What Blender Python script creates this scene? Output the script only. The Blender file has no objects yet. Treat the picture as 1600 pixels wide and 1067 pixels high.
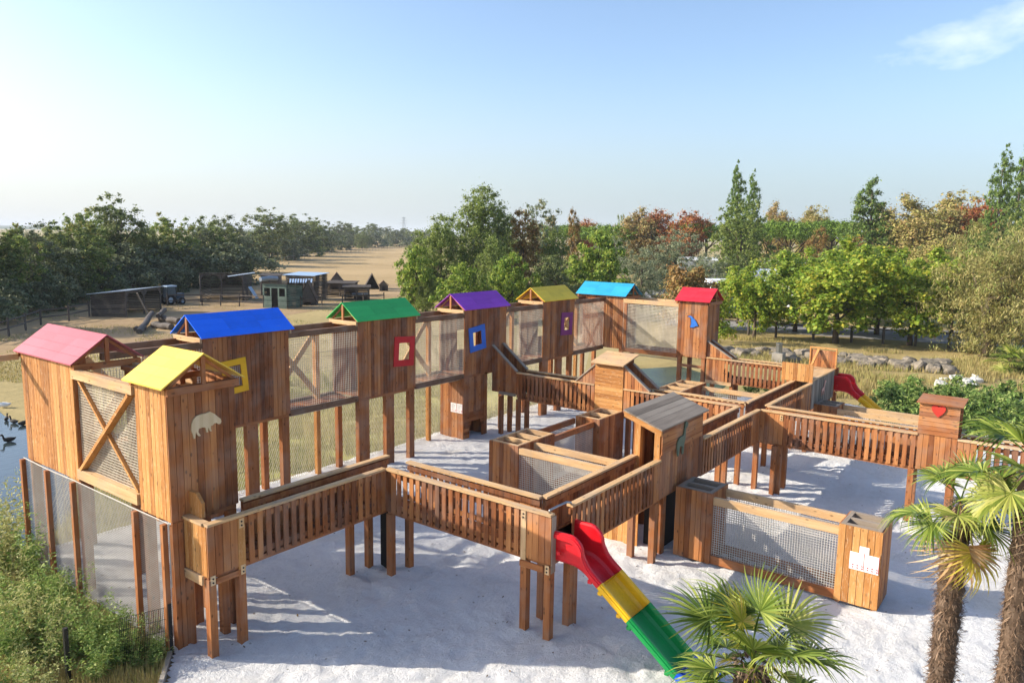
import bpy, math, random
import numpy as np
from mathutils import Vector, Matrix, noise as mnoise
random.seed(7)
SC = bpy.context.scene
COL = SC.collection
# ------------------------------------------------------------------ camera
CF, PT, RO, AZ, CX, CY, H = 1177.667, math.radians(8.067), math.radians(.902), math.radians(36.99), 800.0, 533.5, 7.0
_c, _s = math.cos(PT), math.sin(PT)
def ray(px, py):
    a, b = px-CX, py-CY
    a, b = a*math.cos(RO)+b*math.sin(RO), -a*math.sin(RO)+b*math.cos(RO)
    x = a/CF; y = -b/CF
    X, Y, Z = x, _c+y*_s, -_s+y*_c
    return Vector((X*math.sin(AZ)+Y*math.cos(AZ), -X*math.cos(AZ)+Y*math.sin(AZ), Z))
def gp(px, py, z=0.0):
    d = ray(px, py); t = (z-H)/d.z
    return Vector((d.x*t, d.y*t, z))
def atD(px, D):                      # ground point seen in column px at forward distance D
    d = ray(px, 354+.01575*px); t = D/(d.x*math.cos(AZ)+d.y*math.sin(AZ))
    return Vector((d.x*t, d.y*t, 0))
def hor(px): return 354+.01575*px
def zat(px, py, D): return H-(py-hor(px))/CF*D
cam = bpy.data.cameras.new('camera'); co = bpy.data.objects.new('camera', cam); COL.objects.link(co)
F0 = ray(CX, CY); R0 = ray(CX+100, CY)-F0; U0 = ray(CX, CY-100)-F0
R0.normalize(); U0.normalize(); B0 = -F0.normalized()
co.matrix_world = Matrix(((R0.x, U0.x, B0.x, 0), (R0.y, U0.y, B0.y, 0), (R0.z, U0.z, B0.z, H), (0, 0, 0, 1)))
cam.sensor_width = 36; cam.lens = CF/1600*36; cam.clip_start = .1; cam.clip_end = 20000
SC.camera = co
# ------------------------------------------------------------------ mesh helpers
class MB:
    def __init__(self): self.v = []; self.f = []
    def box(self, x0, y0, z0, x1, y1, z1):
        if x0 > x1: x0, x1 = x1, x0
        if y0 > y1: y0, y1 = y1, y0
        if z0 > z1: z0, z1 = z1, z0
        n = len(self.v)
        self.v += [(x0,y0,z0),(x1,y0,z0),(x1,y1,z0),(x0,y1,z0),(x0,y0,z1),(x1,y0,z1),(x1,y1,z1),(x0,y1,z1)]
        self.f += [(n,n+3,n+2,n+1),(n+4,n+5,n+6,n+7),(n,n+1,n+5,n+4),(n+1,n+2,n+6,n+5),(n+2,n+3,n+7,n+6),(n+3,n,n+4,n+7)]
        return self
    def hexa(self, p):                # 8 points: bottom ring then top ring
        n = len(self.v); self.v += [tuple(q) for q in p]
        self.f += [(n,n+3,n+2,n+1),(n+4,n+5,n+6,n+7),(n,n+1,n+5,n+4),(n+1,n+2,n+6,n+5),(n+2,n+3,n+7,n+6),(n+3,n,n+4,n+7)]
        return self
    def beam(self, p, q, w, h, up=(0,0,1)):   # centre line p-q, width w (sideways), height h (along up)
        p, q = Vector(p), Vector(q); d = (q-p).normalized(); u = Vector(up)
        s = d.cross(u).normalized(); u = s.cross(d).normalized()
        a, b = s*w/2, u*h/2
        return self.hexa([p-a-b, q-a-b, q+a-b, p+a-b, p-a+b, q-a+b, q+a+b, p+a+b])
    def tube(self, pts, rad, n=6, cap=True):
        pts = [Vector(p) for p in pts]; m = len(pts); base = len(self.v)
        if not hasattr(rad, '__len__'): rad = [rad]*m
        t0 = (pts[1]-pts[0]).normalized(); a = Vector((0,0,1)) if abs(t0.z) < .9 else Vector((1,0,0))
        for i in range(m):
            t = (pts[min(i+1,m-1)]-pts[max(i-1,0)]).normalized()
            s = t.cross(a).normalized(); a2 = s.cross(t)
            for k in range(n):
                w = 2*math.pi*k/n; self.v.append(tuple(pts[i]+(s*math.cos(w)+a2*math.sin(w))*rad[i]))
        for i in range(m-1):
            for k in range(n):
                self.f.append((base+i*n+k, base+i*n+(k+1)%n, base+(i+1)*n+(k+1)%n, base+(i+1)*n+k))
        if cap:
            self.f.append(tuple(base+k for k in range(n))[::-1]); self.f.append(tuple(base+(m-1)*n+k for k in range(n)))
        return self
    def poly(self, pts, nrm, t):      # extruded flat outline
        n = len(self.v); k = len(pts); nv = Vector(nrm)*t
        self.v += [tuple(p) for p in pts]+[tuple(Vector(p)+nv) for p in pts]
        self.f += [tuple(range(n, n+k))[::-1], tuple(range(n+k, n+2*k))]
        for i in range(k): self.f.append((n+i, n+(i+1)%k, n+k+(i+1)%k, n+k+i))
        return self
    def build(self, name, mat, parent=None, smooth=False, **tags):
        off = Vector((0,0,0)) if parent is None else wloc(parent)
        me = bpy.data.meshes.new(name)
        me.from_pydata([(x-off.x, y-off.y, z-off.z) for x, y, z in self.v], [], self.f)
        me.materials.append(mat); me.update()
        if smooth: me.polygons.foreach_set('use_smooth', [True]*len(me.polygons))
        o = bpy.data.objects.new(name, me); COL.objects.link(o)
        if parent is not None: o.parent = parent
        for k, v in tags.items(): o[k] = v
        return o
def wloc(o):
    v = Vector(o.location)
    while o.parent: o = o.parent; v += Vector(o.location)
    return v
def thing(name, label, cat, loc=(0,0,0), group=None):
    o = bpy.data.objects.new(name, None); COL.objects.link(o); o.location = loc
    o.empty_display_size = .2
    o['label'] = label; o['category'] = cat
    if group: o['group'] = group
    return o
def tag(o, label, cat, group=None):
    o['label'] = label; o['category'] = cat
    if group: o['group'] = group
    return o
def dup(root, loc, rz=0, sc=(1,1,1), label=None, group=None):
    r = root.copy(); COL.objects.link(r); r.location = loc; r.rotation_euler = (0,0,rz); r.scale = sc
    if label: r['label'] = label
    if group: r['group'] = group
    for ch in list(root.children):
        c = ch.copy(); COL.objects.link(c); c.parent = r
        for g in list(ch.children):
            d = g.copy(); COL.objects.link(d); d.parent = c
    return r
def np_mesh(name, verts, quads, mat, parent=None, tri=False, smooth=False):
    me = bpy.data.meshes.new(name); k = 3 if tri else 4; nf = len(quads)
    me.vertices.add(len(verts)); me.vertices.foreach_set('co', np.asarray(verts, np.float32).ravel())
    me.loops.add(nf*k); me.loops.foreach_set('vertex_index', np.asarray(quads, np.int32).ravel())
    me.polygons.add(nf); me.polygons.foreach_set('loop_start', np.arange(0, nf*k, k, dtype=np.int32))
    me.polygons.foreach_set('loop_total', np.full(nf, k, np.int32))
    if smooth: me.polygons.foreach_set('use_smooth', np.ones(nf, bool))
    me.update(calc_edges=True); me.materials.append(mat)
    o = bpy.data.objects.new(name, me); COL.objects.link(o)
    if parent is not None: o.parent = parent
    return o
# ------------------------------------------------------------------ materials
def lin(c):
    return tuple(((x/255)/12.92 if x <= 10 else (((x/255)+.055)/1.055)**2.4) for x in c)+(1,)
class NT:
    def __init__(self, name):
        self.m = bpy.data.materials.new(name); self.m.use_nodes = True
        self.t = self.m.node_tree; self.b = self.t.nodes['Principled BSDF']; self.out = self.t.nodes['Material Output']
    def n(self, typ, **kw):
        o = self.t.nodes.new('ShaderNode'+typ)
        for k, v in kw.items():
            if k in o.inputs.keys() if isinstance(k, str) else False: o.inputs[k].default_value = v
            else: setattr(o, k, v)
        return o
    def l(self, a, b): self.t.links.new(a, b)
    def ramp(self, fac, stops):
        r = self.t.nodes.new('ShaderNodeValToRGB'); e = r.color_ramp.elements
        while len(e) < len(stops): e.new(.5)
        for i, (p, c) in enumerate(stops):
            e[i].position = p; e[i].color = c if len(c) == 4 else tuple(c)+(1,)
        self.l(fac, r.inputs[0]); return r.outputs[0]
    def noise(self, vec, scale, detail=3, rough=.55, dist=0):
        o = self.t.nodes.new('ShaderNodeTexNoise'); o.inputs['Scale'].default_value = scale
        o.inputs['Detail'].default_value = detail; o.inputs['Roughness'].default_value = rough; o.inputs['Distortion'].default_value = dist
        if vec: self.l(vec, o.inputs['Vector'])
        return o.outputs['Fac']
    def mix(self, fac, a, b, typ='MIX'):
        o = self.t.nodes.new('ShaderNodeMix'); o.data_type = 'RGBA'; o.blend_type = typ
        for s, v in ((0, fac), (6, a), (7, b)):
            if hasattr(v, 'is_linked'): self.l(v, o.inputs[s])
            else: o.inputs[s].default_value = v
        return o.outputs[2]
    def math(self, op, a, b=None):
        o = self.t.nodes.new('ShaderNodeMath'); o.operation = op
        for s, v in ((0, a), (1, b)):
            if v is None: continue
            if hasattr(v, 'is_linked'): self.l(v, o.inputs[s])
            else: o.inputs[s].default_value = v
        return o.outputs[0]
    def obj(self): return self.n('TexCoord').outputs['Object']
    def island(self): return self.n('NewGeometry').outputs['Random Per Island']
    def scale(self, vec, s, loc=None):
        o = self.n('Mapping'); o.inputs['Scale'].default_value = s; self.l(vec, o.inputs['Vector'])
        if loc: self.l(loc, o.inputs['Location'])
        return o.outputs[0]
    def bump(self, h, strength=.3, dist=.01):
        o = self.n('Bump'); o.inputs['Strength'].default_value = strength; o.inputs['Distance'].default_value = dist
        self.l(h, o.inputs['Height']); self.l(o.outputs[0], self.b.inputs['Normal'])
def wood(name, axis, dark, mid, light, knots=True, streak=0.0, grey=0.0, rough=.7):
    t = NT(name); rnd = t.island(); pos = t.obj()
    off = t.n('CombineXYZ')
    for i, k in enumerate((37.1, 91.7, 53.3)): t.l(t.math('MULTIPLY', rnd, k), off.inputs[i])
    add = t.n('VectorMath', operation='ADD'); t.l(pos, add.inputs[0]); t.l(off.outputs[0], add.inputs[1])
    v = add.outputs[0]
    s = [26, 26, 26]; s['xyz'.index(axis)] = 1.3
    g = t.noise(t.scale(v, s), 1.0, 4, .6, .6)
    s2 = [9, 9, 9]; s2['xyz'.index(axis)] = .8
    g2 = t.noise(t.scale(v, s2), 1.0, 2)
    fac = t.math('ADD', t.math('MULTIPLY', g, .56), t.math('MULTIPLY', rnd, .52))
    fac = t.math('ADD', fac, t.math('MULTIPLY', t.math('SUBTRACT', g2, .5), .5))
    c = t.ramp(fac, [(.16, lin(dark)), (.52, lin(mid)), (.95, lin(light))])
    if knots:
        vo = t.n('TexVoronoi'); ks = [8.5, 8.5, 8.5]; ks['xyz'.index(axis)] = 4.2
        t.l(t.scale(v, ks), vo.inputs['Vector']); vo.inputs['Scale'].default_value = 1
        kn = t.ramp(vo.outputs['Distance'], [(.08, (1,1,1)), (.19, (0,0,0))])
        c = t.mix(t.math('MULTIPLY', kn, .72), c, tuple(x*.34 for x in lin(dark)[:3])+(1,))
    if streak:
        ss = [60, 60, 60]; ss['xyz'.index(axis)] = 6
        st = t.noise(t.scale(v, ss), 1.0, 2, .5, 1.5)
        sm = t.ramp(st, [(.60, (0,0,0)), (.70, (1,1,1))])
        c = t.mix(t.math('MULTIPLY', sm, streak), c, lin((236, 214, 176)))
    if grey:
        gn = t.noise(t.scale(pos, (1.1, 1.1, 1.1)), 1.6, 3)
        c = t.mix(t.math('MULTIPLY', t.ramp(gn, [(.45, (0,0,0)), (.62, (1,1,1))]), grey), c, lin((150, 138, 126)))
    dn = t.noise(pos, .55, 4, .6)
    c = t.mix(t.math('MULTIPLY', t.ramp(dn, [(.4, (0,0,0)), (.75, (1,1,1))]), .35), c, lin((92, 58, 36)), 'MULTIPLY') if grey < .3 else c
    t.l(c, t.b.inputs['Base Color']); t.b.inputs['Roughness'].default_value = rough
    t.b.inputs['Specular IOR Level'].default_value = .25
    t.bump(g, .35, .006)
    return t.m
def plain(name, col, rough=.5, var=.12, metal=0, nscale=3.0, bump=0, spec=.4):
    t = NT(name); n = t.noise(t.obj(), nscale, 4)
    c = lin(col); a = tuple(x*(1-var) for x in c[:3])+(1,); b = tuple(min(1, x*(1+var)) for x in c[:3])+(1,)
    t.l(t.ramp(n, [(.3, a), (.7, b)]), t.b.inputs['Base Color'])
    t.b.inputs['Roughness'].default_value = rough; t.b.inputs['Metallic'].default_value = metal
    t.b.inputs['Specular IOR Level'].default_value = spec
    if bump: t.bump(t.noise(t.obj(), nscale*12, 4), bump, .02)
    return t.m
def leaf(name, cols, trans=.3, nscale=.5, rough=.55):
    t = NT(name); rnd = t.island(); n = t.noise(t.obj(), nscale, 2)
    f = t.math('ADD', t.math('MULTIPLY', rnd, .5), t.math('MULTIPLY', n, .6))
    k = len(cols); c = t.ramp(f, [(.18+.62*i/max(1, k-1), lin(q)) for i, q in enumerate(cols)])
    t.l(c, t.b.inputs['Base Color']); t.b.inputs['Roughness'].default_value = rough
    t.b.inputs['Specular IOR Level'].default_value = .2
    tr = t.n('BsdfTranslucent'); t.l(c, tr.inputs[0])
    mx = t.n('MixShader'); mx.inputs[0].default_value = trans
    t.l(t.b.outputs[0], mx.inputs[1]); t.l(tr.outputs[0], mx.inputs[2]); t.l(mx.outputs[0], t.out.inputs[0])
    return t.m
def groundmat(name, cols, scale=.25, fine=6.0, bump=.4, dist=.05, rough=.95):
    t = NT(name); p = t.obj()
    a = t.noise(p, scale, 5, .6, .4); b = t.noise(p, fine, 4, .65)
    f = t.math('ADD', t.math('MULTIPLY', a, .7), t.math('MULTIPLY', b, .3)); k = len(cols)
    c = t.ramp(f, [(.30+.40*i/max(1, k-1), lin(q)) for i, q in enumerate(cols)])
    t.l(c, t.b.inputs['Base Color']); t.b.inputs['Roughness'].default_value = rough
    t.b.inputs['Specular IOR Level'].default_value = .1
    t.bump(t.noise(p, fine*1.5, 5, .7), bump, dist)
    return t.m
M = {}
BR = ((86, 48, 27), (152, 93, 53), (196, 135, 82))
GO = ((130, 80, 40), (184, 126, 68), (214, 162, 100))
PA = ((138, 100, 64), (192, 154, 108), (222, 192, 150))
BD = ((72, 50, 36), (108, 78, 56), (140, 108, 82))
GR = ((104, 92, 78), (146, 132, 116), (174, 160, 142))
for ax in 'xyz':
    M['wood_'+ax] = wood('stained_wood_'+ax, ax, *BR, grey=.26)
    M['brown_'+ax] = wood('weathered_brown_'+ax, ax, *BD, grey=.3)
    M['gold_'+ax] = wood('golden_wood_'+ax, ax, *GO, streak=.55)
    M['pale_'+ax] = wood('pale_pine_'+ax, ax, *PA, streak=.2, grey=.35)
    M['grey_'+ax] = wood('grey_wood_'+ax, ax, *GR, knots=False)
    M['shed_'+ax] = wood('dark_shed_wood_'+ax, ax, (52, 48, 44), (84, 76, 70), (112, 104, 96), knots=False)
PAINT = {}
for k, c in dict(pink=(176, 84, 98), yellow=(228, 194, 78), blue=(28, 116, 250), green=(56, 182, 92), purple=(152, 62, 184), olive=(240, 202, 50), cyan=(42, 152, 196), red=(190, 36, 54), frame_yellow=(236, 180, 32), frame_red=(196, 40, 44), frame_blue=(44, 104, 196), frame_purple=(124, 48, 112)).items():
    t = NT('paint_'+k); r = t.island(); p = t.obj(); n = t.noise(p, 2.2, 4); n2 = t.noise(t.scale(p, (9, 40, 40)), 1, 3)
    f = t.math('ADD', t.math('MULTIPLY', n, .45), t.math('ADD', t.math('MULTIPLY', r, .25), t.math('MULTIPLY', n2, .3))); lc = lin(c)
    cc = t.ramp(f, [(.25, tuple(x*.74 for x in lc[:3])), (.55, lc), (.85, tuple(min(1, x*1.12+.015) for x in lc[:3]))])
    wn = t.noise(t.scale(p, (3, 14, 14)), 1, 6, .7, .6); wear = t.ramp(wn, [(.60, (0, 0, 0)), (.68, (1, 1, 1))]); gy = sum(lc[:3])/3
    cc = t.mix(t.math('MULTIPLY', wear, .30), cc, (lc[0]*.45+gy*.4+.03, lc[1]*.45+gy*.4+.03, lc[2]*.45+gy*.4+.025, 1))
    dk = t.ramp(t.noise(p, 30, 4, .7), [(.68, (0, 0, 0)), (.74, (1, 1, 1))]); cc = t.mix(t.math('MULTIPLY', dk, .35), cc, (.06, .05, .04, 1))
    t.l(cc, t.b.inputs['Base Color'])
    t.b.inputs['Roughness'].default_value = .5; t.b.inputs['Specular IOR Level'].default_value = .3
    t.bump(n2, .2, .004); PAINT[k] = t.m
def plastic(name, c):
    t = NT(name); n = t.noise(t.obj(), 5, 5, .65); sc = t.noise(t.scale(t.obj(), (40, 3, 40)), 1, 3)
    lc = lin(c); t.l(t.ramp(t.math('ADD', t.math('MULTIPLY', n, .6), t.math('MULTIPLY', sc, .4)), [(.3, tuple(x*.78 for x in lc[:3])), (.6, lc), (.85, tuple(min(1, x*1.08+.02) for x in lc[:3]))]), t.b.inputs['Base Color'])
    t.l(t.ramp(n, [(.3, (.3,.3,.3)), (.7, (.5,.5,.5))]), t.b.inputs['Roughness']); t.bump(n, .06, .01)
    return t.m
for k, c in dict(red=(214, 16, 30), yellow=(240, 184, 16), green=(0, 136, 62), blue=(20, 86, 200)).items(): M['slide_'+k] = plastic('slide_plastic_'+k, c)
M['net'] = plain('net_cord', (204, 194, 174), .8, .2)
M['netgrey'] = plain('net_wire', (184, 180, 172), .6, .12); M['netfine'] = plain('fine_net_wire', (166, 164, 158), .6, .12)
M['netdark'] = plain('meadow_net_wire', (176, 170, 150), .7, .15)
M['metal'] = plain('galvanised_metal', (150, 152, 154), .35, .1, 1)
M['black'] = plain('black_steel', (24, 26, 28), .45, .15)
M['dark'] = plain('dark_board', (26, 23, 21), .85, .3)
M['rubber'] = plain('black_rubber', (18, 18, 19), .8, .2)
M['paper'] = plain('white_sheet', (238, 236, 232), .6, .03)
M['ink'] = plain('grey_print', (150, 148, 150), .7, .05)
M['redink'] = plain('red_print', (190, 40, 52), .7, .05)
M['cream'] = wood('cream_cutout', 'z', (176, 150, 112), (210, 188, 150), (230, 212, 180), knots=False)
M['alpaca'] = plain('sage_cutout', (92, 104, 84), .7, .2)
M['heart'] = plain('red_cutout', (192, 52, 38), .6, .15)
M['penguin'] = plain('blue_cutout', (38, 106, 190), .6, .1)
M['giraffe'] = plain('pink_cutout', (206, 158, 140), .7, .15)
M['concrete'] = plain('concrete', (150, 144, 134), .9, .15, bump=.3)
# leaves
L = {}
L['dark'] = leaf('leaf_dark', [(58, 72, 44), (92, 108, 64), (122, 134, 80), (148, 152, 94)], .36)
L['grey'] = leaf('leaf_greygreen', [(64, 74, 52), (98, 108, 78), (128, 136, 102), (150, 154, 120)], .28)
L['green'] = leaf('leaf_green', [(62, 84, 40), (100, 122, 56), (134, 150, 74), (164, 174, 94)], .38)
L['bright'] = leaf('leaf_bright', [(70, 98, 36), (106, 136, 50), (142, 162, 66), (174, 180, 84)], .42)
L['lime'] = leaf('leaf_lime', [(84, 116, 38), (124, 154, 52), (160, 178, 66), (198, 190, 76)], .48)
L['olive'] = leaf('leaf_olive', [(80, 92, 66), (112, 124, 90), (142, 150, 116), (164, 168, 136)], .2)
L['red'] = leaf('leaf_red', [(112, 60, 38), (156, 88, 56), (182, 116, 72), (146, 132, 74)], .3)
L['orange'] = leaf('leaf_orange', [(112, 108, 60), (154, 132, 82), (186, 152, 104), (142, 150, 86)], .3)
L['gold'] = leaf('leaf_gold', [(116, 118, 60), (150, 148, 80), (182, 170, 104), (178, 156, 104)], .3)
L['willow'] = leaf('leaf_willow', [(108, 112, 60), (144, 142, 84), (178, 164, 112), (140, 154, 82)], .3)
L['brown'] = leaf('leaf_brown', [(92, 76, 42), (136, 108, 60), (164, 126, 76), (122, 128, 66)], .25)
L['poplar'] = leaf('leaf_poplar', [(56, 80, 34), (86, 114, 48), (112, 138, 62), (140, 158, 82)], .3)
L['pine'] = leaf('leaf_pine', [(60, 84, 32), (90, 120, 42), (116, 144, 54), (136, 156, 66)], .2)
L['weed'] = leaf('leaf_weed', [(66, 92, 42), (100, 130, 62), (140, 162, 86), (176, 186, 112)], .35)
L['weedpale'] = leaf('leaf_weed_pale', [(104, 116, 66), (146, 154, 92), (180, 182, 120), (200, 190, 132)], .35)
L['hedge'] = leaf('leaf_hedge', [(58, 82, 40), (90, 118, 56), (122, 146, 74), (160, 172, 98)], .3)
L['grass'] = leaf('grass_blade', [(104, 112, 66), (138, 140, 86), (166, 160, 106), (186, 174, 126)], .35, .2)
L['drygrass'] = leaf('dry_grass_blade', [(128, 116, 70), (156, 142, 90), (182, 164, 112), (142, 146, 82)], .3, .2)
L['palm'] = leaf('palm_leaf', [(46, 66, 24), (76, 98, 36), (112, 130, 52), (154, 162, 80)], .25, .6, .38)
L['palmlight'] = leaf('palm_leaf_light', [(84, 104, 40), (120, 134, 56), (156, 160, 78), (182, 178, 104)], .3, .6, .4)
L['palmyellow'] = leaf('palm_leaf_yellow', [(150, 150, 50), (188, 178, 62), (212, 196, 80), (222, 190, 100)], .35, .6, .4)
L['palmdry'] = leaf('palm_leaf_dry', [(134, 98, 62), (170, 128, 84), (196, 160, 116), (214, 190, 154)], .3, .6)
M['bark'] = wood('bark', 'z', (52, 44, 36), (84, 72, 60), (116, 104, 90), knots=False)
M['barkpale'] = wood('pale_bark', 'z', (96, 88, 78), (140, 130, 118), (176, 168, 156), knots=False)
# ------------------------------------------------------------------ light and sky
EL = math.radians(27.6); ROT_AZ = math.radians(-3)
_X, _Y = math.cos(ROT_AZ), math.sin(ROT_AZ)
TD = Vector((_X*math.sin(AZ)+_Y*math.cos(AZ), -_X*math.cos(AZ)+_Y*math.sin(AZ), 0))*math.cos(EL)+Vector((0, 0, -math.sin(EL)))
sun = bpy.data.lights.new('sun', 'SUN'); sun.energy = 3.75; sun.angle = math.radians(.5); sun.color = (1, .905, .76)
so = bpy.data.objects.new('sun', sun); COL.objects.link(so)
so.rotation_euler = TD.to_track_quat('-Z', 'Y').to_euler(); so.location = (-20, 30, 30)
W = bpy.data.worlds.new('World'); SC.world = W; W.use_nodes = True
nt = W.node_tree; bg = nt.nodes['Background']
sky = nt.nodes.new('ShaderNodeTexSky'); sky.sky_type = 'NISHITA'; sky.sun_disc = False
sky.sun_elevation = EL; sky.sun_rotation = math.atan2(-TD.x, -TD.y)
sky.air_density = .9; sky.dust_density = 1.9; sky.ozone_density = 2.2; sky.altitude = 0
# a pale haze layer low over the horizon, brighter toward the sun
tcg = nt.nodes.new('ShaderNodeTexCoord'); sx = nt.nodes.new('ShaderNodeSeparateXYZ'); nt.links.new(tcg.outputs['Generated'], sx.inputs[0])
def mr(v, a, b, c, d):
    o = nt.nodes.new('ShaderNodeMapRange'); o.interpolation_type = 'SMOOTHSTEP'; nt.links.new(v, o.inputs[0])
    for i, q in enumerate((a, b, c, d)): o.inputs[i+1].default_value = q
    return o.outputs[0]
hf_ = mr(sx.outputs[2], -.02, .22, .9, 0)
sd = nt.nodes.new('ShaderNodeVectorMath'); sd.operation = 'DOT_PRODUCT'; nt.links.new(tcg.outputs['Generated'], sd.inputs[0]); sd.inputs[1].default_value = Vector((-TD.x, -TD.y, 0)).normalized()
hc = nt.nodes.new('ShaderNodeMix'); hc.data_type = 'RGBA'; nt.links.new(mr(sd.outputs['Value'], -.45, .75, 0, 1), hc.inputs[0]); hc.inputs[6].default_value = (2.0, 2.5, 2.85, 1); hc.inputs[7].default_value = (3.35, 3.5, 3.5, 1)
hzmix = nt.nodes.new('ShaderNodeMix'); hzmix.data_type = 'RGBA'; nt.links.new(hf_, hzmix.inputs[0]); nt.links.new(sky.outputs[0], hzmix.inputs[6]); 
gl = nt.nodes.new('ShaderNodeMix'); gl.data_type = 'RGBA'; nt.links.new(mr(sd.outputs['Value'], .62, 1.0, 0, 1), gl.inputs[0]); nt.links.new(hc.outputs[2], gl.inputs[6]); gl.inputs[7].default_value = (13, 12.4, 11.4, 1)  # extra glow around the sun, out of view, added to fill the shaded sand
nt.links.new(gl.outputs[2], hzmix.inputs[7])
# a wisp of cloud in the upper right of the sky
tc = nt.nodes.new('ShaderNodeTexCoord')
cd = ray(1572, 42).normalized(); cr = R0; cu = U0
def dotn(v):
    o = nt.nodes.new('ShaderNodeVectorMath'); o.operation = 'DOT_PRODUCT'; nt.links.new(tc.outputs['Generated'], o.inputs[0]); o.inputs[1].default_value = v; return o.outputs['Value']
def wm(op, a, b):
    o = nt.nodes.new('ShaderNodeMath'); o.operation = op
    for s, v in ((0, a), (1, b)):
        if hasattr(v, 'is_linked'): nt.links.new(v, o.inputs[s])
        else: o.inputs[s].default_value = v
    return o.outputs[0]
dx = wm('SUBTRACT', dotn(cr), cd.dot(cr)); dy = wm('SUBTRACT', dotn(cu), cd.dot(cu))
dy2 = wm('SUBTRACT', dy, wm('MULTIPLY', dx, .16))
r2 = wm('ADD', wm('POWER', wm('MULTIPLY', dx, 9.5), 2), wm('POWER', wm('MULTIPLY', dy2, 32), 2))
cn = nt.nodes.new('ShaderNodeTexNoise'); cn.inputs['Scale'].default_value = 17; cn.inputs['Detail'].default_value = 6; cn.inputs['Roughness'].default_value = .6
mp = nt.nodes.new('ShaderNodeMapping'); mp.inputs['Scale'].default_value = (1, 1, 2.4); nt.links.new(tc.outputs['Generated'], mp.inputs[0]); nt.links.new(mp.outputs[0], cn.inputs['Vector'])
ca = wm('SUBTRACT', wm('MULTIPLY', wm('SUBTRACT', 1.0, r2), .75), wm('MULTIPLY', wm('SUBTRACT', .60, cn.outputs['Fac']), 1.8))
cl = nt.nodes.new('ShaderNodeClamp'); nt.links.new(wm('MULTIPLY', ca, .36), cl.inputs[0])
mixc = nt.nodes.new('ShaderNodeMix'); mixc.data_type = 'RGBA'
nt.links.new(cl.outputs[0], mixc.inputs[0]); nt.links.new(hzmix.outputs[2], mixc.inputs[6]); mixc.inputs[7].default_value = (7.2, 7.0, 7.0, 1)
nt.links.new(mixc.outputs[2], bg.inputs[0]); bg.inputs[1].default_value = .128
SC.view_settings.view_transform = 'Standard'; SC.view_settings.look = 'None'; SC.view_settings.exposure = 1.06; SC.view_settings.gamma = 1
SC.cycles.max_bounces = 6; SC.cycles.diffuse_bounces = 4; SC.cycles.glossy_bounces = 2; SC.cycles.transmission_bounces = 2; SC.cycles.transparent_max_bounces = 6; SC.cycles.volume_bounces = 0
SC.cycles.use_denoising = True
# ------------------------------------------------------------------ ground
def structure(o): o['kind'] = 'structure'; return o
def stuff(o): o['kind'] = 'stuff'; return o
M['ground'] = groundmat('dry_ground', [(122, 112, 76), (150, 136, 94), (170, 152, 108), (140, 140, 84)], .05, 2.2, .5, .08)
M['earth'] = groundmat('paddock_earth', [(116, 98, 74), (146, 124, 94), (168, 144, 110), (140, 126, 84)], .12, 3, .5, .06)
M['field'] = groundmat('dry_field', [(134, 112, 80), (158, 136, 98), (174, 150, 112), (150, 136, 92)], .04, 1.2, .5, .1)
M['meadow'] = groundmat('meadow_soil', [(120, 126, 66), (150, 150, 84), (166, 158, 100), (146, 120, 78)], .2, 4, .5, .06)
M['lawn'] = groundmat('straw_lawn', [(156, 142, 90), (178, 162, 108), (190, 174, 122), (156, 152, 90)], .15, 3, .4, .05)
M['road'] = groundmat('road_asphalt', [(126, 124, 124), (142, 140, 140), (154, 152, 150)], .3, 20, .2, .01)
M['bank'] = groundmat('bank_soil', [(112, 98, 64), (142, 126, 84), (164, 146, 100), (128, 126, 72)], .25, 4, .6, .08)
M['farland'] = groundmat('far_land', [(70, 84, 60), (92, 104, 72), (110, 118, 80)], .004, .03, .2, 1)
def sheet(name, pts, z, mat, jit=.25, seg=1.5):
    out = []
    n = len(pts)
    for i in range(n):
        a, b = Vector(pts[i]+(0,)), Vector(pts[(i+1) % n]+(0,)); k = max(1, int((b-a).length/seg))
        nn = Vector((-(b-a).y, (b-a).x, 0)).normalized()
        for j in range(k):
            p = a.lerp(b, j/k); w = mnoise.noise(p*.35+Vector((3.1, 7.7, z*50)))*jit*2
            out.append((p.x+nn.x*w, p.y+nn.y*w, z))
    m = MB(); m.v = out; m.f = [tuple(range(len(out)))]
    o = m.build(name, mat); structure(o); return o
g = MB(); S = 9000.0; g.v = [(-S, -S, 0), (S, -S, 0), (S, S, 0), (-S, S, 0)]; g.f = [(0, 1, 2, 3)]
structure(g.build('ground', M['ground']))
def P2(px, py): q = gp(px, py); return (q.x, q.y)
sheet('paddock', [P2(-60, 560), P2(120, 560), P2(330, 520), P2(560, 470), P2(640, 462), P2(640, 442), P2(430, 428), P2(250, 440), P2(-60, 470)][::-1], .012, M['earth'], .6)
sheet('field', [P2(-100, 455), P2(300, 447), P2(640, 444), P2(700, 440), P2(660, 378.5), P2(560, 378), P2(430, 398), P2(-100, 420)][::-1], .02, M['field'], .8, 8)
sheet('meadow', [(6.2, 17.62), (30, 17.62), (31, 22), (27, 30), (14, 30), (9.6, 22)], .008, M['meadow'], .3)
sheet('bank', [(34.5, 20), (44, 19), (52, 22), (62, 20), (64, 2), (62, -8), (44, -8), (33, -6), (34, 8)][::-1], .010, M['bank'], .4)
sheet('road', [P2(1040, 497), P2(1140, 500), P2(1300, 508), P2(1600, 522), P2(1700, 530), P2(1700, 556), P2(1600, 545), P2(1300, 526), P2(1140, 515), P2(1040, 508)][::-1], .020, M['road'], .12)
sheet('lawn', [P2(900, 470), P2(1700, 500), P2(1700, 521), P2(1600, 515), P2(1300, 502), P2(1040, 492), P2(900, 490)][::-1], .016, M['lawn'], .3)
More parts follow.
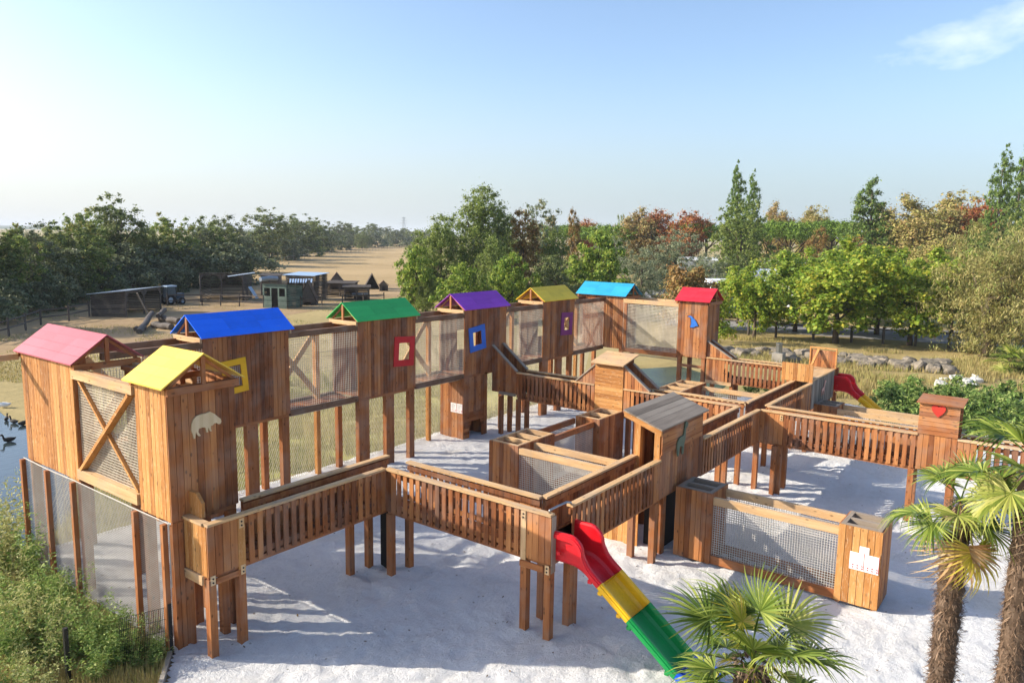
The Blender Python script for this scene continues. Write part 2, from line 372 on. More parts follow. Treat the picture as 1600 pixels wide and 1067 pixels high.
sheet('road', [P2(1000, 452), P2(1060, 452), P2(1062, 480), P2(1010, 480)][::-1], .024, M['road'], .2)
# ponds
t = NT('pond_water'); p = t.obj(); t.b.inputs['Base Color'].default_value = (.035, .05, .052, 1); t.b.inputs['Roughness'].default_value = .07
t.bump(t.noise(t.scale(p, (1, 1.6, 1)), 3.2, 3, .5, .5), .12, .05); t.b.inputs['Specular IOR Level'].default_value = .6
M['water'] = t.m
t = NT('murky_water'); p = t.obj(); t.l(t.ramp(t.noise(p, .8, 4), [(.35, lin((52, 62, 46))), (.7, lin((84, 94, 68)))]), t.b.inputs['Base Color']); t.b.inputs['Roughness'].default_value = .22; t.b.inputs['Specular IOR Level'].default_value = .12
t.bump(t.noise(p, 5, 3), .2, .05); M['murky'] = t.m
sheet('pond', [(-14, 36), (-2, 22), (3.2, 19.2), (5.9, 17.9), (7.6, 19.0), (9.3, 23), (10.4, 28), (10.6, 33.5), (6, 38), (-6, 42)][::-1], .016, M['water'], .25)
sheet('pond', [P2(965, 590), P2(985, 577), P2(1064, 573), P2(1105, 585), P2(1140, 600), P2(1110, 620), P2(1000, 612)][::-1], .018, M['murky'], .2)
# far land at the horizon
m = MB()
for k, (d, hh) in enumerate(((2600, 9), (3800, 16), (5600, 26))):
    prev = None
    for a in range(0, 181):
        an = math.radians(-40+a*1.0); r = d
        z = hh*(.55+.6*abs(mnoise.noise(Vector((a*.17, k*9.1, 0)))+.4*mnoise.noise(Vector((a*.9, k*3, 5)))))
        x, y = math.cos(an)*r, math.sin(an)*r; n = len(m.v)
        m.v += [(x, y, -1), (x*1.02, y*1.02, z), (x*1.10, y*1.10, -1)]
        if prev is not None: m.f += [(prev, n, n+1, prev+1), (prev+1, n+1, n+2, prev+2)]
        prev = n
structure(m.build('hills', M['farland']))
# ------------------------------------------------------------------ sand court
t = NT('white_sand'); p = t.obj()
a = t.noise(p, .55, 5, .6); b = t.noise(p, 9, 5, .65); f = t.math('ADD', t.math('MULTIPLY', a, .6), t.math('MULTIPLY', b, .4))
c = t.ramp(f, [(.30, lin((214, 213, 210))), (.5, lin((234, 234, 233))), (.7, lin((241, 241, 240)))])
vo = t.n('TexVoronoi'); vo.inputs['Scale'].default_value = 3.1; t.l(t.scale(p, (1, 1, 1)), vo.inputs['Vector'])
sp = t.ramp(vo.outputs['Distance'], [(.05, (1, 1, 1)), (.085, (0, 0, 0))])
c = t.mix(t.math('MULTIPLY', sp, .55), c, lin((120, 108, 86)))
st = t.ramp(t.noise(p, .33, 3, .5, .8), [(.60, (0, 0, 0)), (.72, (1, 1, 1))])
c = t.mix(t.math('MULTIPLY', st, .25), c, lin((206, 192, 150)))
t.l(c, t.b.inputs['Base Color']); t.b.inputs['Roughness'].default_value = .95; t.b.inputs['Specular IOR Level'].default_value = .1
t.bump(t.noise(p, 7.5, 7, .8), 1.0, .10)
M['sand'] = t.m
def inside(x, y, poly):
    c = False; n = len(poly)
    for i in range(n):
        x1, y1 = poly[i]; x2, y2 = poly[i-1]
        if (y1 > y) != (y2 > y) and x < (x2-x1)*(y-y1)/(y2-y1)+x1: c = not c
    return c
SANDP = [(5.92, 11.42), (6.0, 17.6), (26.5, 17.55), (27.6, 16.2), (31.2, 12.4), (33.5, 10.8), (33.8, 6), (36.5, 3.4), (41.5, 2.6), (41, -5), (25, -8), (9, -8), (2.2, 3.5), (2.6, 7.0)]
xs = np.concatenate([np.arange(2, 16, .075), np.arange(16, 42, .13)]); ys = np.concatenate([np.arange(-8, 1, .14), np.arange(1, 12, .075), np.arange(12, 18, .12)])
MOUND = [(6.3, 10.8), (6.87, 10.8), (6.87, 11.33), (7.18, 11.33), (9.68, 11.33), (10.19, 11.33), (10.19, 10.66), (10.71, 10.66), (10.19, 7.3), (10.71, 7.3), (10.19, 6.8), (10.8, 6.8), (14.1, 7.3), (14.1, 6.8), (18.95, 7.3), (19.4, 7.3), (20.4, 6.8), (20.4, 7.3), (20.4, 6.16), (20.9, 6.16), (20.4, 2.93), (20.4, 15.8), (20.4, 15.06), (14.85, 6.6), (14.85, 5.8), (14.85, 3.2), (14.85, 2.5), (15.65, 2.5)]
def sandz(x, y, q):
    h = 0
    for a_, b_ in MOUND:
        d2 = (x-a_)**2+(y-b_)**2
        if d2 < .5: h += .055*math.exp(-d2/.05)-.03*math.exp(-d2/.16)
    d2 = ((x-10.56)/.6)**2+((y-3.9)/.7)**2
    return h-.05*math.exp(-d2)
vi = -np.ones((len(xs), len(ys)), int); vs = []
for i, x in enumerate(xs):
    for j, y in enumerate(ys):
        if inside(x, y, SANDP):
            q = Vector((x, y, 0))
            h = .065+.05*mnoise.noise(q*.45)+.020*mnoise.noise(q*1.5+Vector((9, 2, 0)))
            q2 = q*3.3; h += .028*mnoise.noise(q2)+.026*mnoise.noise(q*6.3)
            cr_ = mnoise.noise(q*2.4+Vector((4, 4, 8)))
            if cr_ < -.28: h += (cr_+.28)*.16
            vd = mnoise.voronoi(q*2.7+Vector((.3, .1, 0)))[0][0]
            if vd < .26: h -= .026*(1-(vd/.26)**2)
            h += sandz(x, y, q)
            vi[i, j] = len(vs); vs.append((x, y, max(.024, h)))
fs = []
for i in range(len(xs)-1):
    for j in range(len(ys)-1):
        q = (vi[i, j], vi[i+1, j], vi[i+1, j+1], vi[i, j+1])
        if min(q) >= 0: fs.append(q)
structure(np_mesh('sand', vs, fs, M['sand'], smooth=True))
rs_ = np.random.default_rng(4); lv, lf = [], []
for _ in range(420):
    v_ = vs[rs_.integers(0, len(vs))]; a_ = rs_.random()*6.28; s_ = rs_.uniform(.015, .04); d_ = np.array([math.cos(a_), math.sin(a_), rs_.normal()*.25]); e_ = np.array([-math.sin(a_), math.cos(a_), rs_.normal()*.25])
    c_ = np.array([v_[0], v_[1], v_[2]+.014]); b_ = len(lv); lv += [c_-d_*s_, c_+e_*s_*.5, c_+d_*s_, c_-e_*s_*.5]; lf.append((b_, b_+1, b_+2, b_+3))
ll = np_mesh('leaf_litter', np.array(lv), lf, leaf('litter', [(58, 44, 30), (96, 74, 46), (128, 104, 62)], .1)); stuff(ll)
k = MB()
e = [Vector((5.93, 11.40, 0)), Vector((2.62, 7.0, 0)), Vector((2.1, 3.4, 0))]
for a_, b_ in zip(e, e[1:]): k.beam(a_+Vector((-.02, .02, .04)), b_+Vector((-.02, .02, .04)), .07, .16)
structure(k.build('kerb', M['concrete']))
# ------------------------------------------------------------------ timber parts
RR = random.Random(11)
def vb(mb, plane, c0, c1, a0, a1, z0, z1, w=.125, gap=.009, holes=(), top=None):
    """vertical boards; plane 'x' = boards lie in X c0..c1 and run over Y a0..a1; holes = (a0,a1,z0,z1); top(a) gives a sloping top"""
    n = max(1, round((a1-a0)/w)); s = (a1-a0)/n
    for i in range(n):
        p, q = a0+i*s+gap/2, a0+(i+1)*s-gap/2; jt = RR.uniform(0, .0035); e = RR.uniform(-.004, .004)
        segs = [(z0+e, z1)]
        for h in holes:
            if p < h[1] and q > h[0]:
                segs = [(lo, min(hi, h[2])) for lo, hi in segs if lo < h[2]]+[(max(lo, h[3]), hi) for lo, hi in segs if hi > h[3]]
        for lo, hi in segs:
            if top: ta, tb = top(p), top(q)
            else: ta = tb = hi
            if plane == 'x': mb.hexa([(c0-jt,p,lo),(c1,p,lo),(c1,q,lo),(c0-jt,q,lo),(c0-jt,p,ta),(c1,p,ta),(c1,q,tb),(c0-jt,q,tb)])
            else: mb.hexa([(p,c0-jt,lo),(q,c0-jt,lo),(q,c1,lo),(p,c1,lo),(p,c0-jt,ta),(q,c0-jt,tb),(q,c1,tb),(p,c1,ta)])
    return mb
def hb(mb, plane, c0, c1, a0, a1, z0, z1, w=.11, gap=.006):
    n = max(1, round((z1-z0)/w)); s = (z1-z0)/n
    for i in range(n):
        p, q = z0+i*s+gap/2, z0+(i+1)*s-gap/2; jt = RR.uniform(0, .005)
        if plane == 'x': mb.box(c0-jt, a0, p, c1, a1, q)
        else: mb.box(a0, c0-jt, p, a1, c1, q)
    return mb
def posts(root, spots, z0, z1, s=.13, mat='wood_z', name='post'):
    for x, y in spots: MB().box(x, y, z0, x+s, y+s, z1).build(name, M[mat], root)
def pickets(mb, plane, c, sgn, a0, a1, solid, z0=1.46, z1=2.305):
    """outer face at c, pickets behind it on the sgn side; solid ranges closed"""
    c0, c1 = (c, c+.024*sgn)
    lo, hi = min(c0, c1), max(c0, c1); w, gap = .098, .072
    spans = []; cur = a0
    for s0, s1 in sorted(solid):
        if s0 > cur+.05: spans.append((cur, s0, False))
        spans.append((s0, s1, True)); cur = s1
    if cur < a1-.05: spans.append((cur, a1, False))
    for p, q, sol in spans:
        if sol: vb(mb, plane, lo, hi, p, q, z0, z1)
        else:
            n = max(1, round((q-p)/(w+gap))); s = (q-p)/n
            for i in range(n):
                u = p+i*s+(s-w)/2; jt = RR.uniform(0, .003); e = RR.uniform(-.004, .004)
                if plane == 'x': mb.box(lo-jt, u, z0+e, hi, u+w, z1)
                else: mb.box(u, lo-jt, z0+e, u+w, hi, z1)
    for z in (1.54, 2.17):
        d0, d1 = c1+.002*sgn, c1+.045*sgn
        if plane == 'x': mb.box(d0, a0+.01, z, d1, a1-.01, z+.095)
        else: mb.box(a0+.01, d0, z, a1-.01, d1, z+.095)
    return mb
def walkway(label, axis, a0, a1, c0, c1, legs, near=None, far=None, solid_near=(), solid_far=(), deck=True, capmat='pale', group='slatted timber walkways'):
    """axis 'x' runs along X between Y=c0 (near) and c1 (far)"""
    other = 'y' if axis == 'x' else 'x'
    P = (lambda a, c, z: (a, c, z)) if axis == 'x' else (lambda a, c, z: (c, a, z))
    r = thing('timber_walkway', label, 'walkway', P((a0+a1)/2, (c0+c1)/2, 0), group)
    near = near or (a0, a1); far = far or (a0, a1)
    if deck:
        m = MB(); n = max(1, round((a1-a0)/.14)); s = (a1-a0)/n
        for i in range(n):
            p, q = P(a0+i*s+.004, c0+.08, 1.50), P(a0+(i+1)*s-.004, c1-.08, 1.53)
            m.box(*p, *q)
        m.build('deck', M['wood_'+other], r)
        for c in (c0+.035, c1-.095): MB().box(*P(a0+.02, c, 1.405), *P(a1-.02, c+.06, 1.496)).build('joist', M['wood_'+axis], r)
    for (b0, b1), c, sg, sol in ((near, c0, 1, solid_near), (far, c1, -1, solid_far)):
        m = pickets(MB(), other, c, sg, b0, b1, sol); m.build('railing', M['wood_z'], r)
        m = MB(); L_ = b1-b0; k = max(1, round(L_/2.4))
        for i in range(k):
            lo, hi = b0+L_*i/k+(.002 if i else 0), b0+L_*(i+1)/k
            m.box(*P(lo, c-.03*sg, 2.308), *P(hi, c+.10*sg, 2.35))
        m.build('handrail', M[capmat+'_'+axis], r)
    posts(r, legs, -.1, 1.404)
    return r
def plate(root, pts):
    """galvanised corner plates with dark bolt heads: (x,y,z,axis)"""
    m = MB(); b = MB()
    for x, y, z, ax in pts:
        if ax == 'y':
            m.box(x, y-.007, z, x+.085, y-.001, z+.16)
            for dz in (.045, .11): b.tube([(x+.042, y-.006, z+dz), (x+.042, y-.016, z+dz)], .016, 8)
        else:
            m.box(x-.007, y, z, x-.001, y+.085, z+.16)
            for dz in (.045, .11): b.tube([(x-.006, y+.042, z+dz), (x-.016, y+.042, z+dz)], .016, 8)
    o = m.build('bracket', M['pale_z'], root); b.build('bolt', M['black'], o)
def net(mb, plane, c, a0, a1, z0, z1, step=.05, w=.008, diag=False):
    t = w*.5
    n = max(1, round((a1-a0)/step)); k = max(1, round((z1-z0)/step))
    for i in range(n+1):
        a = a0+(a1-a0)*i/n
        if plane == 'x': mb.box(c-t, a-t, z0, c+t, a+t, z1)
        elif plane == 'y': mb.box(a-t, c-t, z0, a+t, c+t, z1)
    for i in range(k+1):
        z = z0+(z1-z0)*i/k
        if plane == 'x': mb.box(c-t*.8, a0, z-t, c+t*.8, a1, z+t)
        elif plane == 'y': mb.box(a0, c-t*.8, z-t, a1, c+t*.8, z+t)
    return mb
def rot_frame(root, cx, y, cz, w, h, ang, bw, col, name='window_frame'):
    """picture frame in the plane Y=y, tilted by ang degrees"""
    a = math.radians(ang); m = MB()
    R = lambda u, v: (cx+u*math.cos(a)-v*math.sin(a), cz+u*math.sin(a)+v*math.cos(a))
    for (u0, u1, v0, v1) in ((-w/2, w/2, h/2-bw, h/2), (-w/2, w/2, -h/2, -h/2+bw), (-w/2, -w/2+bw, -h/2+bw, h/2-bw), (w/2-bw, w/2, -h/2+bw, h/2-bw)):
        q = [R(u0, v0), R(u1, v0), R(u1, v1), R(u0, v1)]
        m.poly([(x, y, z) for x, z in q], (0, -1, 0), .03)
    return m.build(name, PAINT[col], root)
def outline(root, name, pts, o, ux, uz, nrm, mat, t=.025):
    """flat cut-out: outline points (u,v) placed at origin o along ux, uz"""
    o, ux, uz = Vector(o), Vector(ux), Vector(uz)
    m = MB().poly([o+ux*u+uz*v for u, v in pts], nrm, t); return m.build(name, mat, root)
CAPY = [(0,.30),(.02,.52),(.07,.68),(.17,.78),(.33,.82),(.50,.82),(.62,.86),(.68,.82),(.80,.72),(.90,.60),(.98,.52),(1.0,.42),(.97,.34),(.90,.34),(.84,.40),(.76,.40),(.70,.34),(.64,.34),(.635,.22),(.67,.14),(.61,.14),(.585,.20),(.56,.30),(.535,.20),(.55,.13),(.49,.13),(.48,.22),(.46,.32),(.36,.34),(.24,.32),(.22,.20),(.30,.06),(.23,.05),(.17,.14),(.14,.24),(.125,.12),(.11,.0),(.06,.0),(.05,.14)]
ALPACA = [(.10,0),(.20,0),(.22,.12),(.24,.26),(.30,.28),(.46,.25),(.47,.10),(.46,0),(.58,0),(.60,.14),(.60,.28),(.64,.34),(.68,.44),(.70,.62),(.71,.78),(.80,.80),(.88,.86),(.86,.93),(.76,.97),(.70,1.0),(.64,.96),(.60,.84),(.56,.66),(.50,.58),(.30,.58),(.14,.54),(.05,.44),(.02,.30),(.06,.16)]
HEART = [(.5,0),(.62,.10),(.80,.28),(.95,.50),(1,.68),(.97,.85),(.86,.97),(.72,1),(.59,.94),(.5,.80),(.41,.94),(.28,1),(.14,.97),(.03,.85),(0,.68),(.05,.50),(.20,.28),(.38,.10)]
PENG = [(.34,.0),(.62,.02),(.70,.10),(.80,.14),(1.0,.16),(.94,.26),(.88,.40),(.76,.58),(.62,.74),(.50,.84),(.40,.94),(.26,1.0),(.14,.98),(.0,.90),(.16,.88),(.26,.84),(.32,.76),(.34,.60),(.36,.40),(.34,.20),(.28,.06)]
GIRAFFE = [(.10,0),(.18,0),(.20,.20),(.26,.30),(.50,.34),(.54,.16),(.52,0),(.60,0),(.66,.20),(.68,.40),(.76,.60),(.84,.80),(.98,.82),(.96,.90),(.84,.96),(.76,1.0),(.70,.92),(.60,.70),(.50,.54),(.28,.52),(.10,.46),(.02,.36),(.10,.26)]
# ------------------------------------------------------------------ towers
Y0, Y1 = 16.2, 17.32
def roof(root, ridge, x0, x1, y0, y1, ze, zr, col, t=.022):
    """gable roof, ridge axis 'x' or 'y', painted boards"""
    m = MB(); nb = 4
    if ridge == 'x':
        ym = (y0+y1)/2
        for ya, yb in ((y0, ym), (y1, ym)):
            for i in range(nb):
                u0, u1 = i/nb, (i+1)/nb-.022/nb
                a = (ya+(yb-ya)*u0, ze+(zr-ze)*u0); b = (ya+(yb-ya)*u1, ze+(zr-ze)*u1); lift = RR.uniform(0, .004)
                k = int((x1-x0)/1.1)+1
                for j in range(k):
                    p, q = x0+(x1-x0)*j/k, x0+(x1-x0)*(j+1)/k-(.003 if j < k-1 else 0)
                    m.hexa([(p,a[0],a[1]),(q,a[0],a[1]),(q,b[0],b[1]),(p,b[0],b[1]),(p,a[0],a[1]+t+lift),(q,a[0],a[1]+t+lift),(q,b[0],b[1]+t+lift),(p,b[0],b[1]+t+lift)])
    else:
        xm = (x0+x1)/2
        for xa, xb in ((x0, xm), (x1, xm)):
            for i in range(nb):
                u0, u1 = i/nb, (i+1)/nb-.022/nb
                a = (xa+(xb-xa)*u0, ze+(zr-ze)*u0); b = (xa+(xb-xa)*u1, ze+(zr-ze)*u1); lift = RR.uniform(0, .004)
                k = int((y1-y0)/1.1)+1
                for j in range(k):
                    p, q = y0+(y1-y0)*j/k, y0+(y1-y0)*(j+1)/k-(.003 if j < k-1 else 0)
                    m.hexa([(a[0],p,a[1]),(a[0],q,a[1]),(b[0],q,b[1]),(b[0],p,b[1]),(a[0],p,a[1]+t+lift),(a[0],q,a[1]+t+lift),(b[0],q,b[1]+t+lift),(b[0],p,b[1]+t+lift)])
    return m.build('roof', PAINT[col], root)
ZB, ZT, ZE, ZR = 2.27, 4.50, 4.50, 4.99
def gable(root, ridge, x0, x1, y0, y1, pale=True):
    """tie beams, king posts and rafters in both gable ends"""
    mt = 'pale_' if pale else 'wood_'
    if ridge == 'x':
        ym = (y0+y1)/2
        for x in (x0, x1-.06):
            MB().box(x, y0, 4.38, x+.055, y1, 4.50).build('tie_beam', M[mt+'y'], root)
            MB().box(x+.005, ym-.035, 4.502, x+.05, ym+.035, 4.955).build('king_post', M['wood_z'], root)
            m = MB()
            for a in (y0, y1): m.beam((x+.09, a, 4.46), (x+.09, ym, 4.94), .03, .05)
            m.build('rafter', M['wood_y'], root)
    else:
        xm = (x0+x1)/2
        for y in (y0, y1-.06):
            MB().box(x0, y, 4.38, x1, y+.055, 4.50).build('tie_beam', M['wood_x'], root)
            MB().box(xm-.035, y+.005, 4.502, xm+.035, y+.05, 4.955).build('king_post', M['wood_z'], root)
            m = MB()
            for a in (x0, x1): m.beam((a, y+.09, 4.46), (xm, y+.09, 4.94), .03, .05)
            m.build('rafter', M['wood_x'], root)
def tower(label, ridge, col, x0, x1, y0, y1, ov, fx='gold', legs=(), win=None, backwin=None, sides='xXyY', roofx=None):
    r = thing('play_tower', label, 'play tower', ((x0+x1)/2, (y0+y1)/2, 0), 'gable roofed play towers')
    t = .024
    if 'y' in sides: vb(MB(), 'y', y0, y0+t, x0, x1, ZB, ZT, holes=[win] if win else ()).build('wall', M['wood_z'], r)
    if 'Y' in sides: vb(MB(), 'y', y1-t, y1, x0, x1, ZB, ZT, holes=[backwin] if backwin else ()).build('wall', M['wood_z'], r)
    if 'x' in sides: vb(MB(), 'x', x0, x0+t, y0+t+.003, y1-t-.003, ZB, ZT).build('wall', M[fx+'_z'], r)
    if 'X' in sides: vb(MB(), 'x', x1-t, x1, y0+t+.003, y1-t-.003, ZB, ZT).build('wall', M['wood_z'], r)
    m = MB(); n = max(1, round((x1-x0)/.14)); s = (x1-x0)/n
    for i in range(n): m.box(x0+i*s+.03, y0+.04, 2.31, x0+(i+1)*s-.004+(.03 if i < n-1 else -.03), y1-.04, 2.34)
    m.build('floor', M['wood_y'], r)
    for q in (y0+.03, y1-.09): MB().box(x0+.03, q, 2.19, x1-.03, q+.06, 2.305).build('joist', M['wood_x'], r)
    for x, y, *lw in legs: MB().box(x, y, -.1, x+(lw[0] if lw else .15), y+.15, ZT-.14 if not lw else 2.186).build('post', M['wood_z'], r)
    ox, oy = ov
    rx = roofx or (x0-ox, x1+ox)
    roof(r, ridge, rx[0], rx[1], y0-oy, y1+oy, ZE, ZR, col)
    if ridge == 'x': gable(r, ridge, rx[0]+.02, rx[1]-.02, y0-.02, y1+.02)
    else: gable(r, ridge, x0-.02, x1+.02, y0-oy+.02, y1+oy-.02)
    return r
def legsrow(x0, x1): return [(x0+.03, Y0+.028, .40), (x0+1.10, Y0+.028, .32), (x1-.25, Y0+.028, .22), (x0+.03, Y1-.18, .15), (x1-.2, Y1-.18, .15)]
def legs4(x0, x1, y0, y1, mid=True):
    s = .15; i = .028
    L_ = [(x0+i, y0+i), (x1-s-i, y0+i), (x0+i, y1-s-i), (x1-s-i, y1-s-i)]
    if mid: L_ += [((x0+x1)/2-s/2, y0+i), ((x0+x1)/2-s/2, y1-s-i)]
    return L_
pink = tower('pink roofed tower on the far left corner of the playground', 'y', 'pink', 6.05, 7.25, 14.7, 17.05, (.08, .12), legs=legs4(6.05, 7.25, 14.7, 17.05, False), sides='xY')
MB().box(5.2, 17.10, 4.33, 6.04, 17.16, 4.45).build('roof_beam_end', M['pale_x'], pink)
yel = tower('bright yellow roofed tower with a cream grazing animal on its front', 'y', 'yellow', 6.05, 7.27, 11.42, 12.45, (.13, .12), legs=[], sides='xXy')
for x, y in ((6.078, 11.448), (6.25, 11.448), (7.09, 11.448), (6.078, 12.27), (7.09, 12.27), (6.66, 11.9)): MB().box(x, y, -.1, x+.15, y+.15, 2.18).build('post', M['wood_z'], yel)
outline(yel, 'animal_cutout', CAPY, (6.44, 11.412, 3.60), (.54, 0, 0), (0, 0, .47), (0, -1, 0), M['cream'])
# plank skirt running down the near corner of the yellow tower
vb(MB(), 'y', 11.424, 11.446, 6.055, 6.235, 0, 2.255, .09).build('corner_boards', M['wood_z'], yel)
def fw(cx, cz, w, h): return (cx-w/2, cx+w/2, cz-h/2, cz+h/2)
blue = tower('royal blue roofed tower with a tilted yellow window frame', 'x', 'blue', 9.53, 11.92, Y0, Y1, (.1, .12), win=fw(10.33, 3.49, .36, .5), legs=legsrow(9.53, 11.92), sides='yY')
rot_frame(blue, 10.33, Y0-.004, 3.49, .66, .84, 5, .15, 'frame_yellow')
m = net(MB(), 'y', Y0+.03, 10.13, 10.53, 3.22, 3.76, .05, .008); m.build('window_net', M['netgrey'], blue)
green = tower('green roofed tower with a red window frame', 'x', 'green', 14.25, 16.57, Y0, Y1, (.1, .12), win=fw(16.06, 3.45, .44, .52), backwin=fw(16.6, 3.25, 1.4, .8), legs=legsrow(14.25, 16.57), sides='yY')
rot_frame(green, 16.06, Y0-.004, 3.45, .84, .9, -4, .19, 'frame_red')
purple = tower('purple roofed tower with a blue window frame above a closed timber base', 'x', 'purple', 18.87, 21.15, Y0, Y1, (.1, .12), win=fw(19.53, 3.5, .44, .5), backwin=fw(20.3, 3.3, .9, .7), legs=[(20.0, Y0+.03), (20.97, Y0+.03), (20.97, Y1-.18), (19.0, Y1-.18)], sides='yY')
rot_frame(purple, 19.53, Y0-.004, 3.5, .84, .84, 6.5, .19, 'frame_blue')
olive = tower('mustard yellow roofed tower with a small purple window frame', 'x', 'olive', 23.45, 25.65, Y0, Y1, (.1, .12), win=fw(25.08, 3.53, .40, .52), backwin=fw(25.2, 3.3, .9, .7), legs=legsrow(23.45, 25.65), sides='yY')
rot_frame(olive, 25.08, Y0-.004, 3.53, .8, .9, -3, .2, 'frame_purple')
cyan = tower('sky blue roofed tower on the back corner before the olive trees', 'y', 'cyan', 28.05, 29.25, 15.28, 17.42, (.14, .16), fx='wood', legs=legs4(28.05, 29.25, 15.28, 17.42, False))
red = tower('small red roofed tower with a blue penguin on its side', 'y', 'red', 28.0, 29.2, 11.55, 12.78, (.14, .12), fx='wood', legs=legs4(28.0, 29.2, 11.55, 12.78, False))
outline(red, 'penguin_cutout', PENG, (27.984, 12.36, 3.47), (0, -.46, 0), (0, 0, .46), (-1, 0, 0), M['penguin'])
outline(red, 'cutout_edge', [(u*1.06-.10, v*1.04-.03) for u, v in PENG], (27.997, 12.36, 3.47), (0, -.46, 0), (0, 0, .46), (-1, 0, 0), M['black'], .012)
MB().box(28.03, 11.62, 1.86, 28.1, 12.7, 1.96).build('cross_rail', M['wood_y'], red)
# closed base of the purple tower with a round-headed opening
bx0, bx1, by0, by1 = 18.9, 20.08, 16.25, 17.3
vb(MB(), 'x', bx0, bx0+.024, by0, by1, 0, 2.185).build('base_wall', M['wood_z'], purple)
vb(MB(), 'x', bx1-.024, bx1, by0+.027, by1-.027, 0, 2.185).build('base_wall', M['wood_z'], purple)
vb(MB(), 'y', by1-.024, by1, bx0+.027, bx1, 0, 2.185).build('base_wall', M['wood_z'], purple)
vb(MB(), 'y', by0, by0+.024, bx0+.027, bx1, .98, 2.185).build('base_wall', M['wood_z'], purple)
m = MB(); ac, aw, ah = 19.56, .33, .36
for i in range(9):
    z0, z1 = i*.108+.003, (i+1)*.108-.003
    if i*.108 < ah+.26:
        zz = (z0+z1)/2; hw = aw if zz < ah else (math.sqrt(max(0, aw*aw-(zz-ah)**2)) if zz < ah+aw else 0)
        if hw > .02: m.box(bx0+.03, by0, z0, ac-hw, by0+.024, z1).box(ac+hw, by0, z0, bx1, by0+.024, z1)
        else: m.box(bx0+.03, by0, z0, bx1, by0+.024, z1)
    else: m.box(bx0+.03, by0, z0, bx1, by0+.024, z1)
m.build('crawl_opening', M['wood_x'], purple)
# ------------------------------------------------------------------ net bridges
def bridge(label, x0, x1, y0, y1, brace=True, sag=True):
    r = thing('net_bridge', label, 'net bridge', ((x0+x1)/2, (y0+y1)/2, 0), 'netted bridges between towers'); x0 += .004; x1 -= .004
    for y in (y0, y1-.1):
        MB().box(x0, y, 4.26, x1, y+.1, 4.41).build('top_beam', M['brown_x'], r)
        MB().box(x0, y, 2.20, x1, y+.1, 2.36).build('bottom_beam', M['brown_x'], r)
    m = MB(); k = round((x1-x0)/.14)
    for i in range(k): m.box(x0+(x1-x0)*i/k, y0+.104, 2.26, x0+(x1-x0)*(i+1)/k-.02, y1-.104, 2.285)
    m.build('deck', M['wood_y'], r)
    net(MB(), 'y', y0+.045, x0, x1, 2.362, 4.258, .062, .0085).build('net', M['net'], r)
    net(MB(), 'y', y1-.05, x0, x1, 2.362, 4.258, .075, .007).build('net', M['net'], r)
    if brace:
        m = MB(); m.beam((x0+.05, y1-.16, 2.42), (x1-.75, y1-.16, 4.2), .15, .05, (0, 1, 0)); m.beam((x0+.05, y1-.215, 4.2), (x1-.75, y1-.215, 2.42), .15, .05, (0, 1, 0))
        m.build('cross_brace', M['pale_x'], r)
    MB().box(x1-.80, y1-.25, -.1, x1-.67, y1-.12, 4.256).build('post', M['gold_z'], r)
    if sag:
        m = MB()
        for i in range(24):
            x = x0+(x1-x0)*i/23; m.tube([(x, y0+.05, 2.2), (x, y0+.3, 2.10), (x, (y0+y1)/2, 2.06), (x, y1-.3, 2.10), (x, y1-.05, 2.2)], .005, 3, False)
        for j in range(9):
            y = y0+.05+(y1-y0-.1)*j/8; zz = 2.2-.14*math.sin(math.pi*j/8); m.box(x0, y-.004, zz-.004, x1, y+.004, zz+.004)
        m.build('safety_net', M['net'], r)
    return r
bridge('netted bridge leaving the pink roofed tower toward the royal blue one', 7.25, 9.53, Y0, Y1)
bridge('netted bridge from the royal blue roofed tower to the green one', 11.92, 14.25, Y0, Y1)
bridge('netted bridge from the green roofed tower to the purple one', 16.57, 18.87, Y0, Y1)
bridge('netted bridge from the purple roofed tower to the mustard yellow one', 21.15, 23.45, Y0, Y1)
bridge('netted bridge from the mustard yellow tower to the sky blue one', 25.65, 28.05, Y0, Y1)
# bridge along Y from cyan to red
r = thing('net_bridge', 'broad netted bridge joining the sky blue and small red roofed towers', 'net bridge', (28.5, 14, 0), 'netted bridges between towers')
for x in (28.0, 29.1):
    MB().box(x, 12.784, 4.24, x+.1, 15.276, 4.41).build('top_beam', M['pale_y'], r); MB().box(x, 12.784, 2.18, x+.1, 15.276, 2.36).build('bottom_beam', M['wood_y'], r)
net(MB(), 'x', 28.045, 12.79, 15.27, 2.364, 4.236, .06, .011).build('net', M['net'], r)
net(MB(), 'x', 29.15, 12.79, 15.27, 2.364, 4.236, .06, .011).build('net', M['net'], r)
MB().box(28.02, 15.1, 2.362, 28.15, 15.25, 4.238).build('post', M['wood_z'], r)
m = MB()
for i in range(18): m.box(28.104, 12.8+i*.138, 2.24, 29.096, 12.8+i*.138+.12, 2.27)
m.build('deck', M['wood_x'], r)
m = MB()
for i in range(26):
    y = 12.8+2.46*i/25; m.tube([(28.05, y, 2.18), (28.3, y, 2.05), (28.55, y, 1.99), (28.9, y, 2.05), (29.15, y, 2.18)], .006, 3, False)
for j in range(9):
    x = 28.05+1.1*j/8; zz = 2.18-.19*math.sin(math.pi*j/8); m.box(x-.004, 12.8, zz-.004, x+.004, 15.26, zz+.004)
m.build('safety_net', M['net'], r)
